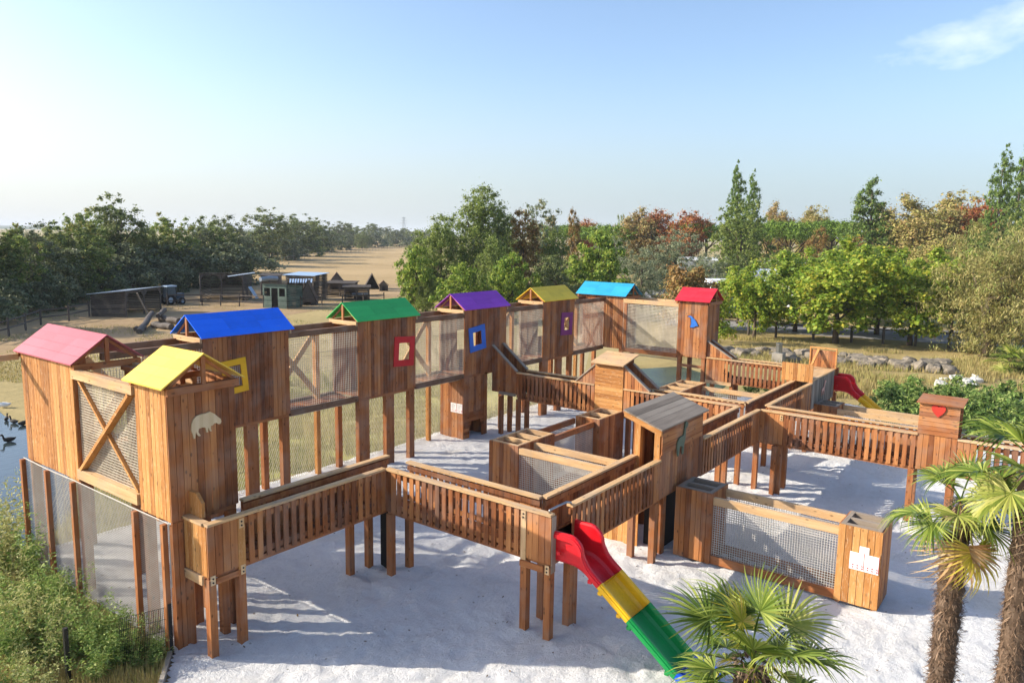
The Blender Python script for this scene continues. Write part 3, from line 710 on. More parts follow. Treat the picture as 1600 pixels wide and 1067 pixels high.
# X-braced net panel between the yellow and pink towers
r = thing('net_bridge', 'netted bridge with a bold timber cross on its outer side beside the yellow roof', 'net bridge', (6.6, 13.6, 0), 'netted bridges between towers')
for x in (6.06, 7.1):
    MB().box(x-(.05 if x < 7 else 0), 12.454, 4.25, x+.08, 14.696, 4.41).build('top_beam', M['pale_y'], r)
    MB().box(x-(.05 if x < 7 else 0), 12.454, 2.34, x+.08, 14.696, 2.53).build('bottom_beam', M['pale_y'], r)
net(MB(), 'x', 6.13, 12.46, 14.69, 2.532, 4.248, .050, .0085).build('net', M['net'], r)
vb(MB(), 'x', 7.15, 7.174, 12.46, 14.69, 2.3, 4.248).build('back_wall', M['wood_z'], r)
m = MB(); m.beam((6.065, 12.58, 4.24), (6.065, 14.55, 2.54), .06, .125, (1, 0, 0)); o = m.build('cross_brace', M['gold_y'], r)
m = MB(); m.beam((6.066+.06, 14.58, 4.24), (6.066+.06, 12.52, 2.54), .05, .125, (1, 0, 0)); m.build('cross_brace', M['gold_y'], r)
MB().box(6.16, 14.54, 2.532, 6.3, 14.68, 4.248).build('post', M['wood_z'], r)
m = MB()
for i in range(16): m.box(6.145, 12.47+i*.139, 2.40, 7.095, 12.47+i*.139+.12, 2.43)
m.build('deck', M['wood_x'], r)
for q in (6.16, 6.9): MB().box(q, 12.5, 4.30, q+.1, 14.65, 4.38).build('ceiling_beam', M['wood_y'], r)
# ------------------------------------------------------------------ walkways
s_ = .13
wa = walkway('slatted walkway from the yellow roofed tower to the first bend', 'x', 6.25, 10.78, 10.74, 11.40,
    [(6.255, 10.745), (6.80, 10.745), (6.80, 11.265), (7.12, 11.265), (9.62, 11.265)], near=(6.25, 10.115), far=(7.29, 10.78),
    solid_near=((6.25, 6.80), (9.9, 10.115)), solid_far=((7.29, 10.78),))
MB().box(6.80, 10.734, 1.406, 6.93, 10.864, 2.306).build('upper_post', M['gold_z'], wa)
plate(wa, [(6.825, 10.733, 2.12, 'y'), (9.68, 11.41, 2.1, 'y'), (6.28, 10.736, 1.31, 'y'), (6.83, 10.733, 1.31, 'y')])
vb(MB(), 'x', 6.252, 6.276, 10.77, 11.418, 1.46, 2.305, .1).build('end_wall', M['gold_z'], wa)
MB().box(6.22, 10.85, 2.309, 6.36, 11.415, 2.35).build('end_rail', M['pale_y'], wa)
MB().box(6.215, 10.88, 1.30, 6.25, 11.4, 1.455).build('end_beam', M['pale_y'], wa)
MB().box(6.39, 10.738, 1.30, 6.795, 10.775, 1.40).build('knee_beam', M['wood_x'], wa)
# upright end board with a cut corner above the walkway end
MB().poly([(6.42, 11.05, 2.352), (6.42, 11.418, 2.352), (6.42, 11.418, 2.74), (6.42, 11.20, 2.74), (6.42, 11.05, 2.60)], (-1, 0, 0), .06).build('end_board', M['gold_z'], wa)
wb = walkway('slatted walkway between the first bend and the near coloured slide', 'y', 6.73, 10.73, 10.12, 10.78,
    [(10.125, 11.265), (10.125, 10.60), (10.645, 10.60), (10.125, 7.24), (10.645, 7.24), (10.125, 6.735)], near=(6.73, 10.73), far=(7.38, 10.73),
    solid_near=((6.73, 7.38), (10.45, 10.73)), solid_far=((7.38, 8.6),))
for (x, y) in ((10.125, 6.735), (10.645, 7.24)): pass
MB().box(10.108, 7.25, 1.406, 10.118, 7.36, 2.306).build('upper_post', M['pale_z'], wb)
MB().box(10.128, 6.718, 1.30, 10.25, 6.729, 2.306).build('corner_post', M['grey_z'], wb)
plate(wb, [(10.108, 7.262, 2.13, 'x'), (10.12, 7.262, 1.27, 'x'), (10.12, 6.76, 1.27, 'x')])
MB().box(10.085, 6.87, 1.29, 10.119, 7.36, 1.40).build('knee_beam', M['wood_y'], wb)
MB().box(10.4, 10.78, 0, 10.43, 11.2, 1.38).build('rubber_flap', M['rubber'], wb)
wc = walkway('slatted walkway from the near slide to the grey roofed hut', 'x', 10.12, 14.2, 6.73, 7.38,
    [(10.735, 6.735), (10.88, 6.735), (14.06, 7.245), (14.06, 6.735)], near=(10.735, 14.2), far=(10.785, 14.2), solid_far=((10.785, 14.2),), solid_near=((13.8, 14.2),))
m = MB().tube([(10.16, 6.80, 2.36), (10.16, 6.80, 2.40), (10.40, 6.79, 2.41), (10.66, 6.78, 2.41), (10.76, 6.77, 2.38), (10.78, 6.73, 2.30)], .022, 8); m.build('grab_bar', M['metal'], wc, smooth=True)
wd = walkway('slatted walkway from the grey roofed hut to the four way crossing', 'x', 16.45, 20.34, 6.73, 7.38,
    [(18.9, 7.24), (19.35, 7.24), (20.2, 7.6), (20.25, 6.2)], near=(16.45, 20.345), far=(16.45, 20.345), solid_far=((16.45, 20.345),), solid_near=((19.75, 20.345),))
we = walkway('slatted walkway from the crossing to the covered end platform', 'x', 20.345, 25.3, 6.73, 7.38,
    [(20.36, 6.74), (20.36, 7.24), (22.6, 6.74), (22.6, 7.24), (25.15, 6.74), (25.15, 7.24)], near=(21.0, 25.3), far=(21.0, 25.3), solid_far=((21.0, 25.3),), solid_near=((24.4, 25.3),))
wf = walkway('slatted walkway from the crossing to the heart hut on the right', 'y', 2.85, 6.73, 20.345, 21.0,
    [(20.36, 6.1), (20.86, 6.1), (20.35, 2.87), (20.86, 2.87)], near=(2.85, 6.725), far=(2.85, 6.725), solid_near=((5.95, 6.725),), solid_far=((5.95, 6.725),))
plate(wf, [(20.335, 6.1, 2.12, 'x')])
wg = walkway('slatted walkway leaving the heart hut behind the palms', 'y', -5.2, 2.0, 20.345, 21.0,
    [(20.36, 2.03), (20.86, 2.03), (20.36, -1.2), (20.86, -1.2)], solid_near=((1.6, 2.0),))
wh = walkway('shaded slatted walkway between the purple tower and the little plank hump', 'y', 12.02, 15.1, 20.345, 21.0,
    [(20.36, 15.75), (20.86, 15.75), (20.36, 15.0), (20.86, 15.0)], solid_near=((14.85, 15.1), (12.02, 12.15)), solid_far=((12.02, 15.1),))
wi = walkway('slatted walkway between the little plank hump and the crossing', 'y', 7.385, 10.98, 20.345, 21.0,
    [(20.36, 9.4), (20.86, 9.4), (20.36, 10.75), (20.86, 10.75)], solid_near=((10.75, 10.98),), far=(7.385, 10.98))
wj = walkway('sunlit slatted walkway from the red tower to the end platform', 'y', 7.4, 11.5, 28.0, 28.65,
    [(28.02, 10.4), (28.5, 10.4), (28.02, 7.45), (28.5, 7.45)], solid_near=((10.75, 11.5),), far=(7.4, 11.5))
MB().box(27.96, 10.45, 1.33, 27.996, 11.5, 1.455).build('knee_beam', M['pale_y'], wj)
# sloping chutes
def chute(label, x0, x1, ya, za, yb, zb, zlow, group='steep covered ramps', root=None):
    """side boards with a sloping top between (ya,za) high and (yb,zb) low"""
    r = root or thing('climbing_chute', label, 'climbing chute', ((x0+x1)/2, (ya+yb)/2, 0), group)
    f = lambda y: za+(zb-za)*(y-ya)/(yb-ya)
    lo, hi = min(ya, yb), max(ya, yb)
    for c0, c1 in ((x0, x0+.024), (x1-.024, x1)):
        vb(MB(), 'x', c0, c1, lo, hi, zlow, 0, top=f).build('side_wall', M['wood_z'], r)
    dd = Vector((0, yb-ya, zb-za)).normalized()
    for x in (x0+.03, x1-.03):
        MB().beam((x, ya, za+.022), (x, yb, zb+.022), .12, .04).build('sloping_rail', M['grey_y'], r)
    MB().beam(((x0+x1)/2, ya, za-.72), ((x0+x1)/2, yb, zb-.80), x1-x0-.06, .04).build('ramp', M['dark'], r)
    return r
ch1 = chute('steep dark ramp dropping from the purple roofed tower to the walkway', 20.345, 21.0, 16.18, 3.16, 15.106, 2.35, 1.56)
MB().box(20.3, 15.12, 1.50, 20.342, 15.85, 1.60).build('sill_beam', M['grey_y'], ch1)
ch2 = chute('steep dark ramp dropping from the small red roofed tower', 28.1, 28.6, 11.54, 2.95, 10.5, 2.36, 2.36)
# plank hump
hp = thing('climbing_hut', 'little golden plank hut with a flat slanting lid over the walkway', 'climbing hut', (20.67, 11.5, 0))
hb(MB(), 'x', 20.33, 20.356, 11.0, 12.0, 1.46, 3.07, .125).build('wall', M['gold_y'], hp)
hb(MB(), 'x', 20.98, 21.0, 11.0, 12.0, 1.46, 3.2, .125).build('wall', M['wood_y'], hp)
MB().hexa([(20.18, 10.93, 3.05), (21.2, 10.93, 3.28), (21.2, 12.09, 3.28), (20.18, 12.09, 3.05), (20.18, 10.93, 3.09), (21.2, 10.93, 3.32), (21.2, 12.09, 3.32), (20.18, 12.09, 3.09)]).build('roof', M['pale_y'], hp)
chute('', 20.36, 20.99, 12.004, 2.98, 12.72, 2.352, 2.352, root=hp); chute('', 20.36, 20.99, 10.996, 3.02, 10.1, 2.352, 2.352, root=hp)
for y in (11.02, 11.84): MB().box(20.37, y, -.1, 20.5, y+.13, 1.45).build('post', M['wood_z'], hp)
# grey roofed hut over the walkway
gh = thing('lookout_hut', 'lookout hut with a grey plank roof and a sage green animal on its side', 'lookout hut', (15.3, 7.05, 0))
m = MB(); n = 6
for i in range(n):
    y0, y1 = 6.60+.92*i/n, 6.60+.92*(i+1)/n-.008; z = lambda y: 3.03+(y-6.6)*.33; l = RR.uniform(0, .006)
    m.hexa([(13.95, y0, z(y0)+l), (16.38, y0, z(y0)+l), (16.38, y1, z(y1)+l), (13.95, y1, z(y1)+l), (13.95, y0, z(y0)+.03+l), (16.38, y0, z(y0)+.03+l), (16.38, y1, z(y1)+.03+l), (13.95, y1, z(y1)+.03+l)])
m.build('roof', M['grey_x'], gh)
MB().hexa([(13.96, 6.62, 2.92), (14.02, 6.62, 2.92), (14.02, 7.5, 3.21), (13.96, 7.5, 3.21), (13.96, 6.62, 3.03), (14.02, 6.62, 3.03), (14.02, 7.5, 3.32), (13.96, 7.5, 3.32)]).build('barge_board', M['gold_y'], gh)
hb(MB(), 'y', 6.70, 6.724, 14.2, 16.3, 2.45, 3.03, .115).build('wall', M['wood_x'], gh)
vb(MB(), 'y', 6.732, 6.756, 14.205, 16.445, 1.46, 2.448).build('lower_wall', M['wood_z'], gh)
vb(MB(), 'y', 7.36, 7.38, 14.205, 16.445, 1.46, 3.2).build('wall', M['wood_z'], gh)
vb(MB(), 'x', 16.3, 16.324, 6.76, 7.355, 1.6, 3.1).build('wall', M['wood_z'], gh)
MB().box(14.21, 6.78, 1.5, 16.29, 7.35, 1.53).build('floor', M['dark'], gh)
for x, y, zt in ((14.205, 6.76, 2.96), (14.205, 7.22, 3.12), (16.15, 6.76, 3.0)): MB().box(x, y, 1.54, x+.13, y+.13, zt).build('post', M['gold_z'], gh)
outline(gh, 'animal_cutout', ALPACA, (14.86, 6.69, 2.27), (.62, 0, 0), (0, 0, .72), (0, -1, 0), M['alpaca'])
# closed box below the hut
lb = thing('timber_box', 'tall closed plank box standing in shade below the grey roofed hut', 'crawl box', (15.2, 7.6, 0), 'plank crawl boxes')
vb(MB(), 'x', 14.7, 14.724, 7.45, 8.6, .02, 1.40).build('wall', M['gold_z'], lb); vb(MB(), 'x', 16.0, 16.024, 7.45, 8.6, .02, 1.40).build('wall', M['wood_z'], lb)
vb(MB(), 'y', 8.576, 8.6, 14.73, 16.0, .02, 1.4).build('wall', M['wood_z'], lb)
for x, y in ((14.70, 6.86), (14.45, 6.9), (15.9, 6.9)): MB().box(x, y, -.1, x+.15, y+.15, 1.455).build('post', M['wood_z'], lb)
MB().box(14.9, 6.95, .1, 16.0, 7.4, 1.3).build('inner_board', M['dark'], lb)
# heart hut
hh = thing('lookout_hut', 'small plank hut with a red heart on the walkway behind the palms', 'lookout hut', (20.67, 2.4, 0))
hb(MB(), 'x', 20.318, 20.342, 2.0, 2.86, 2.36, 3.12, .108).build('wall', M['wood_y'], hh)
vb(MB(), 'x', 20.345, 20.37, 2.004, 2.846, 1.46, 2.36).build('lower_wall', M['wood_z'], hh)
hb(MB(), 'x', 20.98, 21.0, 2.0, 2.86, 1.46, 3.16, .108).build('wall', M['wood_y'], hh)
MB().hexa([(20.22, 1.93, 3.13), (21.1, 1.93, 3.19), (21.1, 2.92, 3.19), (20.22, 2.92, 3.13), (20.22, 1.93, 3.16), (21.1, 1.93, 3.22), (21.1, 2.92, 3.22), (20.22, 2.92, 3.16)]).build('roof', M['wood_y'], hh)
MB().box(20.4, 2.02, 1.5, 20.95, 2.84, 1.53).build('floor', M['wood_x'], hh)
for y in (2.04, 2.72): MB().box(20.375, y, 1.54, 20.475, y+.1, 3.12).build('post', M['wood_z'], hh)
outline(hh, 'heart_cutout', HEART, (20.31, 2.60, 2.82), (0, -.30, 0), (0, 0, .30), (-1, 0, 0), M['heart'])
# covered end platform
cp = thing('covered_platform', 'covered end platform with log slats and an upright plank panel above the far slide', 'platform', (26.6, 7.05, 0))
MB().box(25.33, 6.70, 2.40, 28.0, 7.40, 2.45).build('roof', M['pale_x'], cp)
vb(MB(), 'x', 25.302, 25.326, 6.72, 7.74, 2.352, 2.94).build('front_panel', M['gold_z'], cp)
m = MB(); y = 6.74; x = 25.36
while x < 28.0:
    m.tube([(x, y, 1.42+RR.uniform(0, .06)), (x+RR.uniform(-.01, .01), y, 2.398)], .034, 7); x += .118
m.build('log_slats', M['barkpale'], cp)
vb(MB(), 'y', 7.36, 7.385, 25.33, 28.0, 1.46, 2.398).build('wall', M['wood_z'], cp)
m = MB().box(25.34, 6.79, 1.50, 28.64, 7.35, 1.53); m.build('deck', M['wood_y'], cp)
m = MB(); vb(m, 'x', 28.03, 28.055, 6.72, 7.56, 2.455, 3.08); m.build('end_panel', M['wood_z'], cp)
m = MB().box(27.99, 6.67, 2.455, 28.06, 6.718, 3.13).box(27.99, 7.562, 2.455, 28.06, 7.61, 3.13).box(27.99, 6.67, 3.131, 28.06, 7.61, 3.18); m.build('panel_frame', M['gold_y'], cp)
MB().beam((28.0, 7.3, 3.1), (27.5, 7.42, 2.47), .08, .05).build('panel_brace', M['gold_z'], cp)
outline(cp, 'animal_cutout', GIRAFFE, (26.35, 6.70, 1.75), (.5, 0, 0), (0, 0, .5), (0, -1, 0), M['giraffe'])
for x_, y_ in ((26.5, 6.78), (26.5, 7.2), (27.85, 6.78), (28.5, 6.74), (28.5, 7.22)): MB().box(x_, y_, -.1, x_+.13, y_+.13, 1.495).build('post', M['wood_z'], cp)
MB().box(28.53, 6.72, 1.54, 28.65, 6.84, 2.42).build('gate_post', M['wood_z'], cp)
# ------------------------------------------------------------------ crawl boxes and net tunnels
def cbox(label, x0, x1, y0, y1, z1, cells=3, axis='x', fx='wood', z0=.1, top='pale'):
    r = thing('timber_box', label, 'crawl box', ((x0+x1)/2, (y0+y1)/2, 0), 'plank crawl boxes'); t = .026
    vb(MB(), 'x', x0, x0+t, y0, y1, z0, z1).build('wall', M[fx+'_z'], r); vb(MB(), 'x', x1-t, x1, y0, y1, z0, z1).build('wall', M['wood_z'], r)
    vb(MB(), 'y', y0, y0+t, x0+t+.003, x1-t-.003, z0, z1).build('wall', M['wood_z'], r); vb(MB(), 'y', y1-t, y1, x0+t+.003, x1-t-.003, z0, z1).build('wall', M['wood_z'], r)
    a = .11
    for q in (y0+.03, y1-a): MB().box(x0+.03, q, z1-.10, x1-.03, q+a-.03, z1+.012).build('top_rail', M[top+'_x'], r)
    for i in range(cells+1):
        x = x0+.03+(x1-x0-.06-.10)*i/cells; MB().box(x, y0+a+.002, z1-.10, x+.10, y1-a-.002, z1+.010).build('cross_beam', M[top+'_y'], r)
    m = MB().box(x0+.05, y0+.05, z1-.35, x1-.05, y1-.05, z1-.33); m.build('inner_lid', M['wood_x'], r)
    for x, y in ((x0+.004, y0+.004), (x1-.134, y0+.004), (x0+.004, y1-.134), (x1-.134, y1-.134)): MB().box(x+.03, y+.03, -.05, x+.11, y+.11, z0+.05).build('foot', M['wood_z'], r)
    return r
def tunnel(label, axis, a0, a1, c0, c1, z1, step=.055, w=.009, floor=False, capm='pale'):
    P = (lambda a, c, z: (a, c, z)) if axis == 'x' else (lambda a, c, z: (c, a, z)); o = 'y' if axis == 'x' else 'x'
    r = thing('net_tunnel', label, 'net tunnel', P((a0+a1)/2, (c0+c1)/2, 0), 'low netted crawl tunnels'); a0 += .004; a1 -= .004
    for c in (c0, c1-.09):
        MB().box(*P(a0, c, z1-.16), *P(a1, c+.09, z1)).build('top_rail', M[capm+'_'+axis], r)
        MB().box(*P(a0, c, .10), *P(a1, c+.09, .28)).build('bottom_rail', M['wood_'+axis], r)
        net(MB(), o, c+.045, a0, a1, .28, z1-.16, step, w).build('net', M['netgrey'], r)
    if floor:
        m = MB(); k = round((a1-a0)/.3)
        for i in range(k): m.box(*P(a0+(a1-a0)*i/k, c0+.095, .13), *P(a0+(a1-a0)*i/k+.14, c1-.095, .16))
        m.build('floor_slats', M['grey_'+o], r)
    return r
cbox('plank box under the walkway at the left end of the near net tunnel', 14.8, 15.68, 5.78, 6.62, 1.64, 2, top='grey')
cbox('plank box carrying white notices beside the nearest tall palm', 14.8, 15.70, 2.48, 3.26, 1.64, 2, fx='gold', top='grey', z0=.12)
tunnel('near net tunnel ending at the plank box with white notices', 'y', 3.26, 5.78, 14.84, 15.62, 1.56, floor=True, step=.05, w=.010)
cbox('plank box with an open lattice top in the middle of the white sand', 15.05, 16.72, 11.08, 12.04, 1.64, 3)
tunnel('net tunnel with pale rails from the middle box to the grey roofed hut', 'y', 8.6, 11.08, 15.06, 15.82, 1.6)
tunnel('net tunnel from the middle box toward the golden plank hut', 'x', 16.72, 18.85, 11.1, 11.85, 1.56, capm='wood')
cbox('plank box with an open lattice top beside the golden plank hut', 18.85, 20.28, 10.92, 11.76, 1.64, 2)
cbox('low pale plank box in front of the small red roofed tower', 24.3, 26.55, 10.85, 11.85, 1.62, 3)
tunnel('pale railed tunnel between the box by the red tower and the crossing walkway', 'y', 7.4, 10.85, 24.55, 26.2, 1.56, .07, .009)
cbox('grey topped plank box tucked under the covered end platform', 25.6, 26.5, 5.95, 6.72, 1.6, 2, top='grey')
tunnel('net tunnel behind the heart walkway running toward the heart hut', 'y', 2.6, 5.95, 25.5, 26.4, 1.55, .06, .01)
# ------------------------------------------------------------------ slides
def slide(label, xl, xr, y0, z0, ends, prof, left_h=.20):
    r = thing('plastic_slide', label, 'slide', ((xl+xr)/2, y0, 0), 'striped plastic slides')
    # stations (y, z, side height)
    def at(s):
        for (s0, q0), (s1, q1) in zip(prof, prof[1:]):
            if s <= s1: k = (s-s0)/(s1-s0); return tuple(a+(b-a)*k for a, b in zip(q0, q1))
        return prof[-1][1]
    w = xr-xl; cs = lambda h: [(-.045, h-.06), (-.045, h+.01), (-.02, h+.025), (.02, h+.02), (.035, h-.02), (.05, .06), (.09, .012), (.16, 0), (w-.16, 0), (w-.09, .012), (w-.05, .06), (w-.035, h-.02), (w-.02, h+.02), (w+.02, h+.025), (w+.045, h+.01), (w+.045, h-.06)]
    lo = 0
    for name, col, s1 in ends:
        m = MB(); st = np.linspace(lo, s1-.004, 34); rows = []
        for s in st:
            y, z, h = at(s); y2, z2, _ = at(min(s+.03, prof[-1][0])); y1, z1, _ = at(max(s-.03, 0)); d = Vector((0, y2-y1, z2-z1)).normalized(); nrm = Vector((0, -d.z, d.y)); nrm = nrm if nrm.z > 0 else -nrm
            row = []
            for x, v in cs(h):
                p = Vector((xl+x, y, z))+nrm*v; row.append(len(m.v)); m.v.append(tuple(p))
            for x, v in cs(h)[::-1]:
                off = .03 if v < .1 else 0
                p = Vector((xl+x+(-.02 if x < .1 else (.02 if x > w-.1 else 0)), y, z))+nrm*(v-.03); row.append(len(m.v)); m.v.append(tuple(p))
            rows.append(row)
        for a, b in zip(rows, rows[1:]):
            n = len(a)
            for i in range(n): m.f.append((a[i], a[(i+1) % n], b[(i+1) % n], b[i]))
        m.f.append(tuple(rows[0])); m.f.append(tuple(rows[-1][::-1]))
        # bolt lugs on the outer flank
        for s in (lo+.12, s1-.12):
            y, z, h = at(s); m.box(xl-.062, y-.035, z+h*.35-.03, xl-.028, y+.035, z+h*.35+.03)
        o = m.build(name, M['slide_'+col], r); lo = s1
        for p in o.data.polygons: p.use_smooth = False
    return r
# slide 1: profile as (arc, (y, z, side height))
def prof(y0, ztop, rows): return [(s, (y0+dy, ztop+dz, h)) for s, dy, dz, h in rows]
PR = [(0, .02, 0, .52), (.35, -.33, 0, .52), (.41, -.385, -.01, .45), (.52, -.48, -.045, .26), (.62, -.565, -.09, .19), (.72, -.65, -.15, .175), (.95, -.84, -.285, .17), (3.0, -2.49, -1.50, .17)]
P1 = PR[:-1]+[(2.66, -2.20, -1.31, .17), (2.9, -2.42, -1.39, .16), (3.25, -2.76, -1.42, .14)]
slide('red yellow green and blue slide on the near side of the playground', 10.24, 10.88, 6.72, 1.50, [('slide_head', 'red', .93), ('slide_section', 'yellow', 1.62), ('slide_section', 'green', 2.72), ('slide_end', 'blue', 3.25)], prof(6.72, 1.50, P1))
slide('red yellow and green slide at the far end platform', 28.02, 28.62, 6.7, 1.68, [('slide_head', 'red', .90), ('slide_section', 'yellow', 1.72), ('slide_end', 'green', 3.25)], prof(6.7, 1.68, P1))
# ------------------------------------------------------------------ notices
def notice(label, x, y, z, parts, group=None):
    r = thing('notice_sign', label, 'notice', (x, y, z))
    for (a, b, h0, h1) in parts:
        o = MB().box(x-.008, y-b, z+h0, x, y-a, z+h1).build('sheet', M['paper'], r)
        if h1-h0 > .2:
            m = MB(); k = int((h1-h0-.12)/.028)
            for i in range(k):
                e = RR.uniform(.55, .95); zz = z+h1-.04-i*.028
                if zz > z+h0+.13: m.box(x-.0105, y-a-.03-(b-a-.06)*e, zz-.004, x-.0085, y-a-.03, zz+.004)
            m.build('print', M['ink'], o)
            m = MB()
            for i in range(3):
                for zz in (.045, .09): m.box(x-.0105, y-a-.05-i*.08-.03, z+h0+zz-.012, x-.0085, y-a-.05-i*.08, z+h0+zz+.012)
            m.box(x-.0105, y-b, z+h0+.02, x-.0085, y-b+.008, z+h1); m.build('pictogram', M['redink'], o)
    return r
notice('pair of white printed notices with a small card on the near plank box', 14.79, 3.02, .82, [(0, .255, 0, .34), (.26, .515, 0, .34), (.16, .33, .35, .48)])
notice('white printed notice on the closed base of the purple roofed tower', 18.892, 16.80, .98, [(0, .26, 0, .32), (.265, .52, 0, .32)])
# ------------------------------------------------------------------ perimeter nets and wire fence
nf = thing('net_fence', 'fine mesh fence with timber posts under the pink and yellow roofed towers', 'net fence', (6, 14, 0), 'fine mesh fences around the play court')
net(MB(), 'x', 6.0, 11.44, 17.1, .02, 2.28, .036, .0046).build('net', M['netfine'], nf)
for y in (17.0, 15.85, 14.72, 12.38, 11.44): MB().box(5.90, y, -.1, 5.985, y+.085, 2.27).build('post', M['wood_z'], nf)
m = MB().tube([(5.99, 17.12, 2.28), (5.98, 15.9, 2.27), (5.98, 14.7, 2.29), (5.98, 12.4, 2.28), (5.985, 11.40, 2.29), (5.99, 11.40, 1.2)], .007, 5); m.build('edge_rope', M['netgrey'], nf)
nf2 = thing('net_fence', 'wire mesh fence behind the tower legs along the meadow', 'net fence', (17, 17.4, 0), 'fine mesh fences around the play court')
m = MB()
L0, L1, Z1 = 6.1, 28, 2.2
x = L0
while x < L1:
    m.beam((x, 17.36, .03), (x+Z1*.45, 17.36, Z1), .010, .010); x += .075
net(m, 'y', 17.365, L0, L1, .05, 2.2, .14, .005); m.build('net', M['netdark'], nf2)
wf_ = thing('wire_fence', 'low black wire fence among the weeds by the sand edge', 'wire fence', (5, 11.6, 0))
pa, pb, pc = Vector((5.93, 11.5, 0)), Vector((4.5, 9.9, 0)), Vector((3.0, 8.0, 0))
pa, pb = Vector((5.95, 11.46, 0)), Vector((4.56, 11.94, 0))
for p in (pa, pb, Vector((3.2, 12.4, 0))): MB().box(p.x-.03, p.y-.03, -.1, p.x+.03, p.y+.03, .92).build('post', M['black'], wf_)
m = MB()
for a, b in ((pa, pa.lerp(pb, .5)),):
    for i in range(29):
        q = a.lerp(b, i/28); m.box(q.x-.003, q.y-.003, .05, q.x+.003, q.y+.003, .86)
    for z in (.06, .26, .46, .66, .86): m.beam((a.x, a.y, z), (b.x, b.y, z), .006, .006)
m.build('mesh_panel', M['black'], wf_)
# ------------------------------------------------------------------ foliage
def leaves(rs, cents, rad, n, size, asp=.5, up=.35, droop=0, outward=None):
    """n leaf quads gathered in clumps; cents (k,3), rad (k,)"""
    k = len(cents); wts = rad**2; wts = wts/wts.sum()
    idx = rs.choice(k, n, p=wts)
    d = rs.normal(size=(n, 3)); d /= np.linalg.norm(d, axis=1)[:, None]
    rr = np.abs(rs.normal(size=n))*.62
    p = cents[idx]+d*(rad[idx]*rr)[:, None]*np.array([1, 1, .85])
    nr = d*.8+rs.normal(size=(n, 3))*.55+np.array([0, 0, up])
    nr /= np.linalg.norm(nr, axis=1)[:, None]
    t = rs.normal(size=(n, 3)); t[:, 2] -= droop; t -= nr*(t*nr).sum(1)[:, None]; t /= np.linalg.norm(t, axis=1)[:, None]+1e-9
    s = np.cross(nr, t); L_ = size*(.6+.8*rs.random(n))[:, None]
    W_ = L_*asp
    v = np.stack([p-t*L_*.5, p+s*W_*.5+nr*L_*.06, p+t*L_*.5, p-s*W_*.5+nr*L_*.06], 1).reshape(-1, 3)
    return v, np.arange(n*4).reshape(-1, 4)
def crown_pts(rs, blobs, per, crad):
    """clump centres spread over the surface of ellipsoid blobs"""
    C_, R_ = [], []
    for (cx, cy, cz, rx, ry, rz) in blobs:
        k = max(6, int(per*2.2*(rx*ry*rz)**(2/3)))
        d = rs.normal(size=(k, 3)); d /= np.linalg.norm(d, axis=1)[:, None]
        f = (.55+.5*rs.random(k))[:, None]
        C_.append(np.array([cx, cy, cz])+d*f*np.array([rx, ry, rz])); R_.append(crad*.72*(.45+1.0*rs.random(k)))
    return np.concatenate(C_), np.concatenate(R_)
def trunk_mesh(rs, h, r, limbs, bend=.15):
    m = MB(); pts = [Vector((0, 0, -.15))]; k = 6
    for i in range(1, k+1): pts.append(Vector((rs.normal()*bend*.4, rs.normal()*bend*.4, h*i/k)))
    m.tube(pts, [r*(1.25 if i == 0 else 1-.55*i/k) for i in range(k+1)], 8)
    for q in limbs:
        a = pts[rs.integers(2, k)]; q = Vector(q); mid = a.lerp(q, .5)+Vector((0, 0, .1*(q-a).length)); m.tube([a, mid, q], [r*.45, r*.3, r*.1], 6)
    return m
def make_tree(name, label, cat, seed, blobs, h, r, mat, n, size, per=3.2, crad=.55, asp=.5, up=.35, droop=0, bark='bark', group=None, mat2=None):
    rs = np.random.default_rng(seed)
    root = thing(name, label, cat, (0, 0, 0), group)
    C_, R_ = crown_pts(rs, blobs, per, crad)
    lim = [C_[i] for i in rs.choice(len(C_), min(9, len(C_)), replace=False)]
    trunk_mesh(rs, h, r, lim).build('trunk', M[bark], root, smooth=True)
    v, q = leaves(rs, C_, R_, n, size, asp, up, droop)
    np_mesh('crown', v, q, L[mat], root)
    if mat2:
        v, q = leaves(rs, C_[::3], R_[::3]*1.05, n//5, size, asp, up, droop); np_mesh('crown', v, q, L[mat2], root)
    return root
def blobs_round(rs, h, w, k=7, base=.25):
    out = [(0, 0, h*(base+.92)/2, w*.34, w*.34, h*(.92-base)*.46)]
    for i in range(k):
        a = rs.random()*6.28; z = h*(base+(.92-base)*((i+.5)/k)); t = (z/h-base)/(1-base)
        rr = w*.5*math.sqrt(max(.08, 1-(2*t-.75)**2*.8)); d = rr*.55*rs.random()**.5
        s = w*(.20+.10*rs.random()); out.append((math.cos(a)*d, math.sin(a)*d, z, max(s, rr*.62), max(s, rr*.62), s*.85*min(1.4, h/w)))
    return out
PROTO = {}
